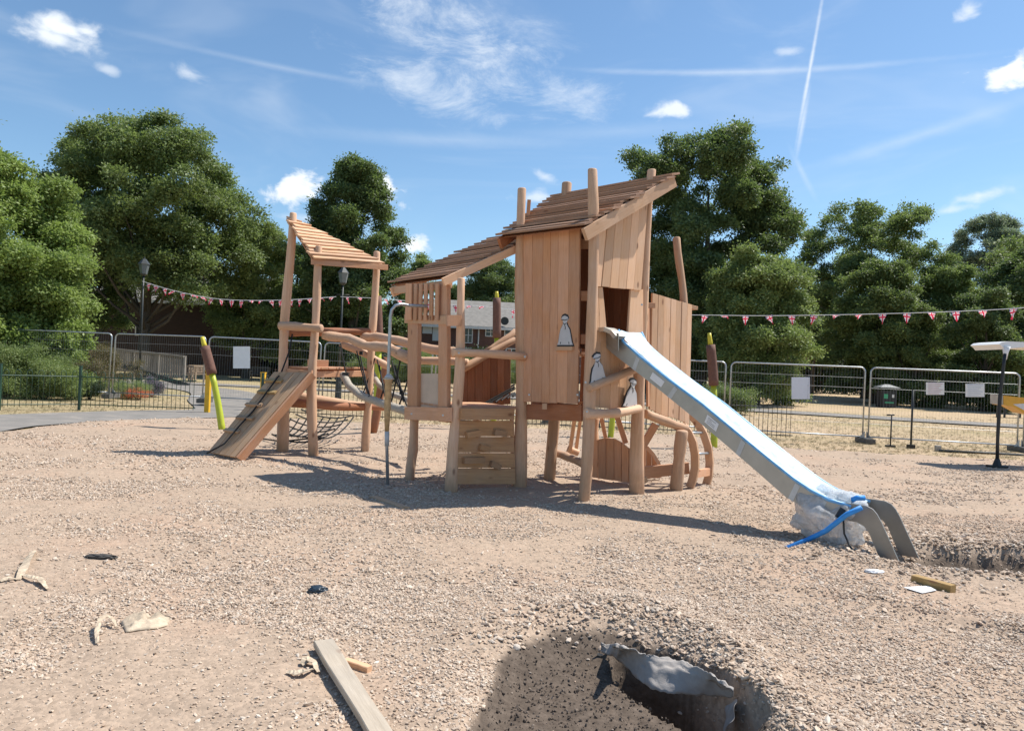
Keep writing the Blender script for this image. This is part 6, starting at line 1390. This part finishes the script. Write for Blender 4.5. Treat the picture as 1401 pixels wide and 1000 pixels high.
for a_i in range(1, nr_+1):
    for i, p in enumerate(rg2):
        u = a_i/nr_; w_ = lerp(cb, p, u); hh_ = .035*(1-u**2.2) + .030*mnoise.noise(w_*17)*(1-u**4) + .022*abs(mnoise.noise(w_*38))*(1-u**4); V.append(Vector((w_.x, w_.y, p.z*u+cb.z*(1-u)+hh_))-cb)
Fc = [(0, 1+(i+1)%kb, 1+i)[::-1] for i in range(kb)] + [(1+(a_i-1)*kb+i, 1+(a_i-1)*kb+(i+1)%kb, 1+a_i*kb+(i+1)%kb, 1+a_i*kb+i)[::-1] for a_i in range(1, nr_) for i in range(kb)]
o = mesh('cream_bag', V, Fc, M_cream2, None, Matrix.Translation(cb), True); o.modifiers.new('t','SOLIDIFY').thickness = .003; tag(o, 'creased cream bag lying on the gravel at the lower left', 'bag')
lump(138,763,.11,.03,.018, plain('dark_rag_cloth',(.06,.055,.05),.8), 'dark flat rag left of centre on the gravel', 'rag', 'dark_rag', 6, .4)
lump(435,810,.06,.045,.028, plain('dark_blue_plastic',(.025,.04,.055),.35), 'small crumpled dark blue glove on the gravel left of centre', 'glove', 'crumpled_glove', 9, .45)
lump(1196,783,.07,.035,.016, M_wht, 'torn white scrap in front of the slide foot', 'scrap', 'white_scrap', 11, .5)
pv = [gp_(x, y, .012) for x, y in [(1236,805),(1270,803),(1281,809),(1262,813)]]
o = mesh('white_card', [v-pv[0] for v in pv]+[v-pv[0]-Z3*.004 for v in pv], [(0,1,2,3)[::-1],(4,5,6,7)]+[(i,(i+1)%4,(i+1)%4+4,i+4) for i in range(4)], M_wht, None, Matrix.Translation(pv[0])); tag(o, 'flat white card beside the short sawn timber', 'card')
ps = gp_(706,888); tag(crumple('pale_stone', ps+Z3*.01, .026,.026,.02, plain('pale_stone_mat',(.5,.43,.36),.85), 14, 3, .1), 'round pale stone on the dark earth of the dug hole', 'stone')
# membrane torn out of the hole
tp_l = [(822,889,-.02),(845,891,.0),(868,897,-.0),(890,902,.0),(915,906,-.01),(940,913,-.02),(965,925,-.03),(985,940,-.04),(1003,952,-.05)]
bt_l = [(822,891,-.02),(838,898,-.03),(855,910,-.05),(872,928,-.06),(893,943,-.06),(922,948,-.06),(950,950,-.055),(978,952,-.05),(1003,953,.0)]
V = []; rr_ = random.Random(3); NU, NV = 64, 16
def along(L_, u): f = u*(len(L_)-1); i = min(int(f), len(L_)-2); f -= i; return [L_[i][k]*(1-f)+L_[i+1][k]*f for k in range(3)]
for i in range(NU+1):
    u = i/NU; ax, ay, az_ = along(tp_l, u); bx_, by_, bz_ = along(bt_l, u)
    a_ = gp_(ax, ay, .02); b2 = G(bx_, by_, bz_); jag = .05*max(0, mnoise.noise(Vector((u*14, 0, 2))))+.02*mnoise.noise(Vector((u*45,0,0)))
    for j in range(NV+1):
        v = j/NV; p = lerp(a_, b2, v*(1+jag*2)-jag*2*0 - (1-v)*jag*3); n1 = mnoise.noise(Vector((u*7+v*2.5, v*3.2, 0))); n2 = mnoise.noise(Vector((u*19-v*5, v*6, 5)))
        V.append(p + Z3*(.022*math.sin(v*math.pi) + .038*abs(n1)*math.sin(math.pi*min(1,v+.15)) + .014*n2))
o0 = V[0].copy(); o = mesh('geotextile_sheet', [v-o0 for v in V], [(i*(NV+1)+j,i*(NV+1)+j+1,(i+1)*(NV+1)+j+1,(i+1)*(NV+1)+j) for i in range(NU) for j in range(NV)], M_geo, None, Matrix.Translation(o0), True)
o.modifiers.new('t','SOLIDIFY').thickness = .004; tag(o, 'torn grey ground membrane folded over the back of the dug hole', 'membrane')
V = []
for i in range(6):
    u = i/5; a_ = G(1008-6*u, 955+30*u, -.02-.05*u); b2 = G(993-4*u, 962+44*u, -.10-.12*u)
    for j in range(4): V.append(lerp(a_,b2,j/3)+Vector((.01*math.sin(i*2+j),0,.012*math.sin(j*2+i))))
o0 = V[0].copy(); o = mesh('geotextile_sheet', [v-o0 for v in V], [(i*4+j,i*4+j+1,i*4+j+5,i*4+j+4) for i in range(5) for j in range(3)], M_geo, None, Matrix.Translation(o0), True)
o.modifiers.new('t','SOLIDIFY').thickness = .004; s_ = o.modifiers.new('s','SUBSURF'); s_.levels = s_.render_levels = 2; tag(o, 'narrow pale membrane scrap hanging down the right end of the dug hole', 'membrane')
sc.cycles.max_bounces = 6; sc.cycles.diffuse_bounces = 3; sc.cycles.glossy_bounces = 2; sc.cycles.transmission_bounces = 3; sc.cycles.transparent_max_bounces = 8
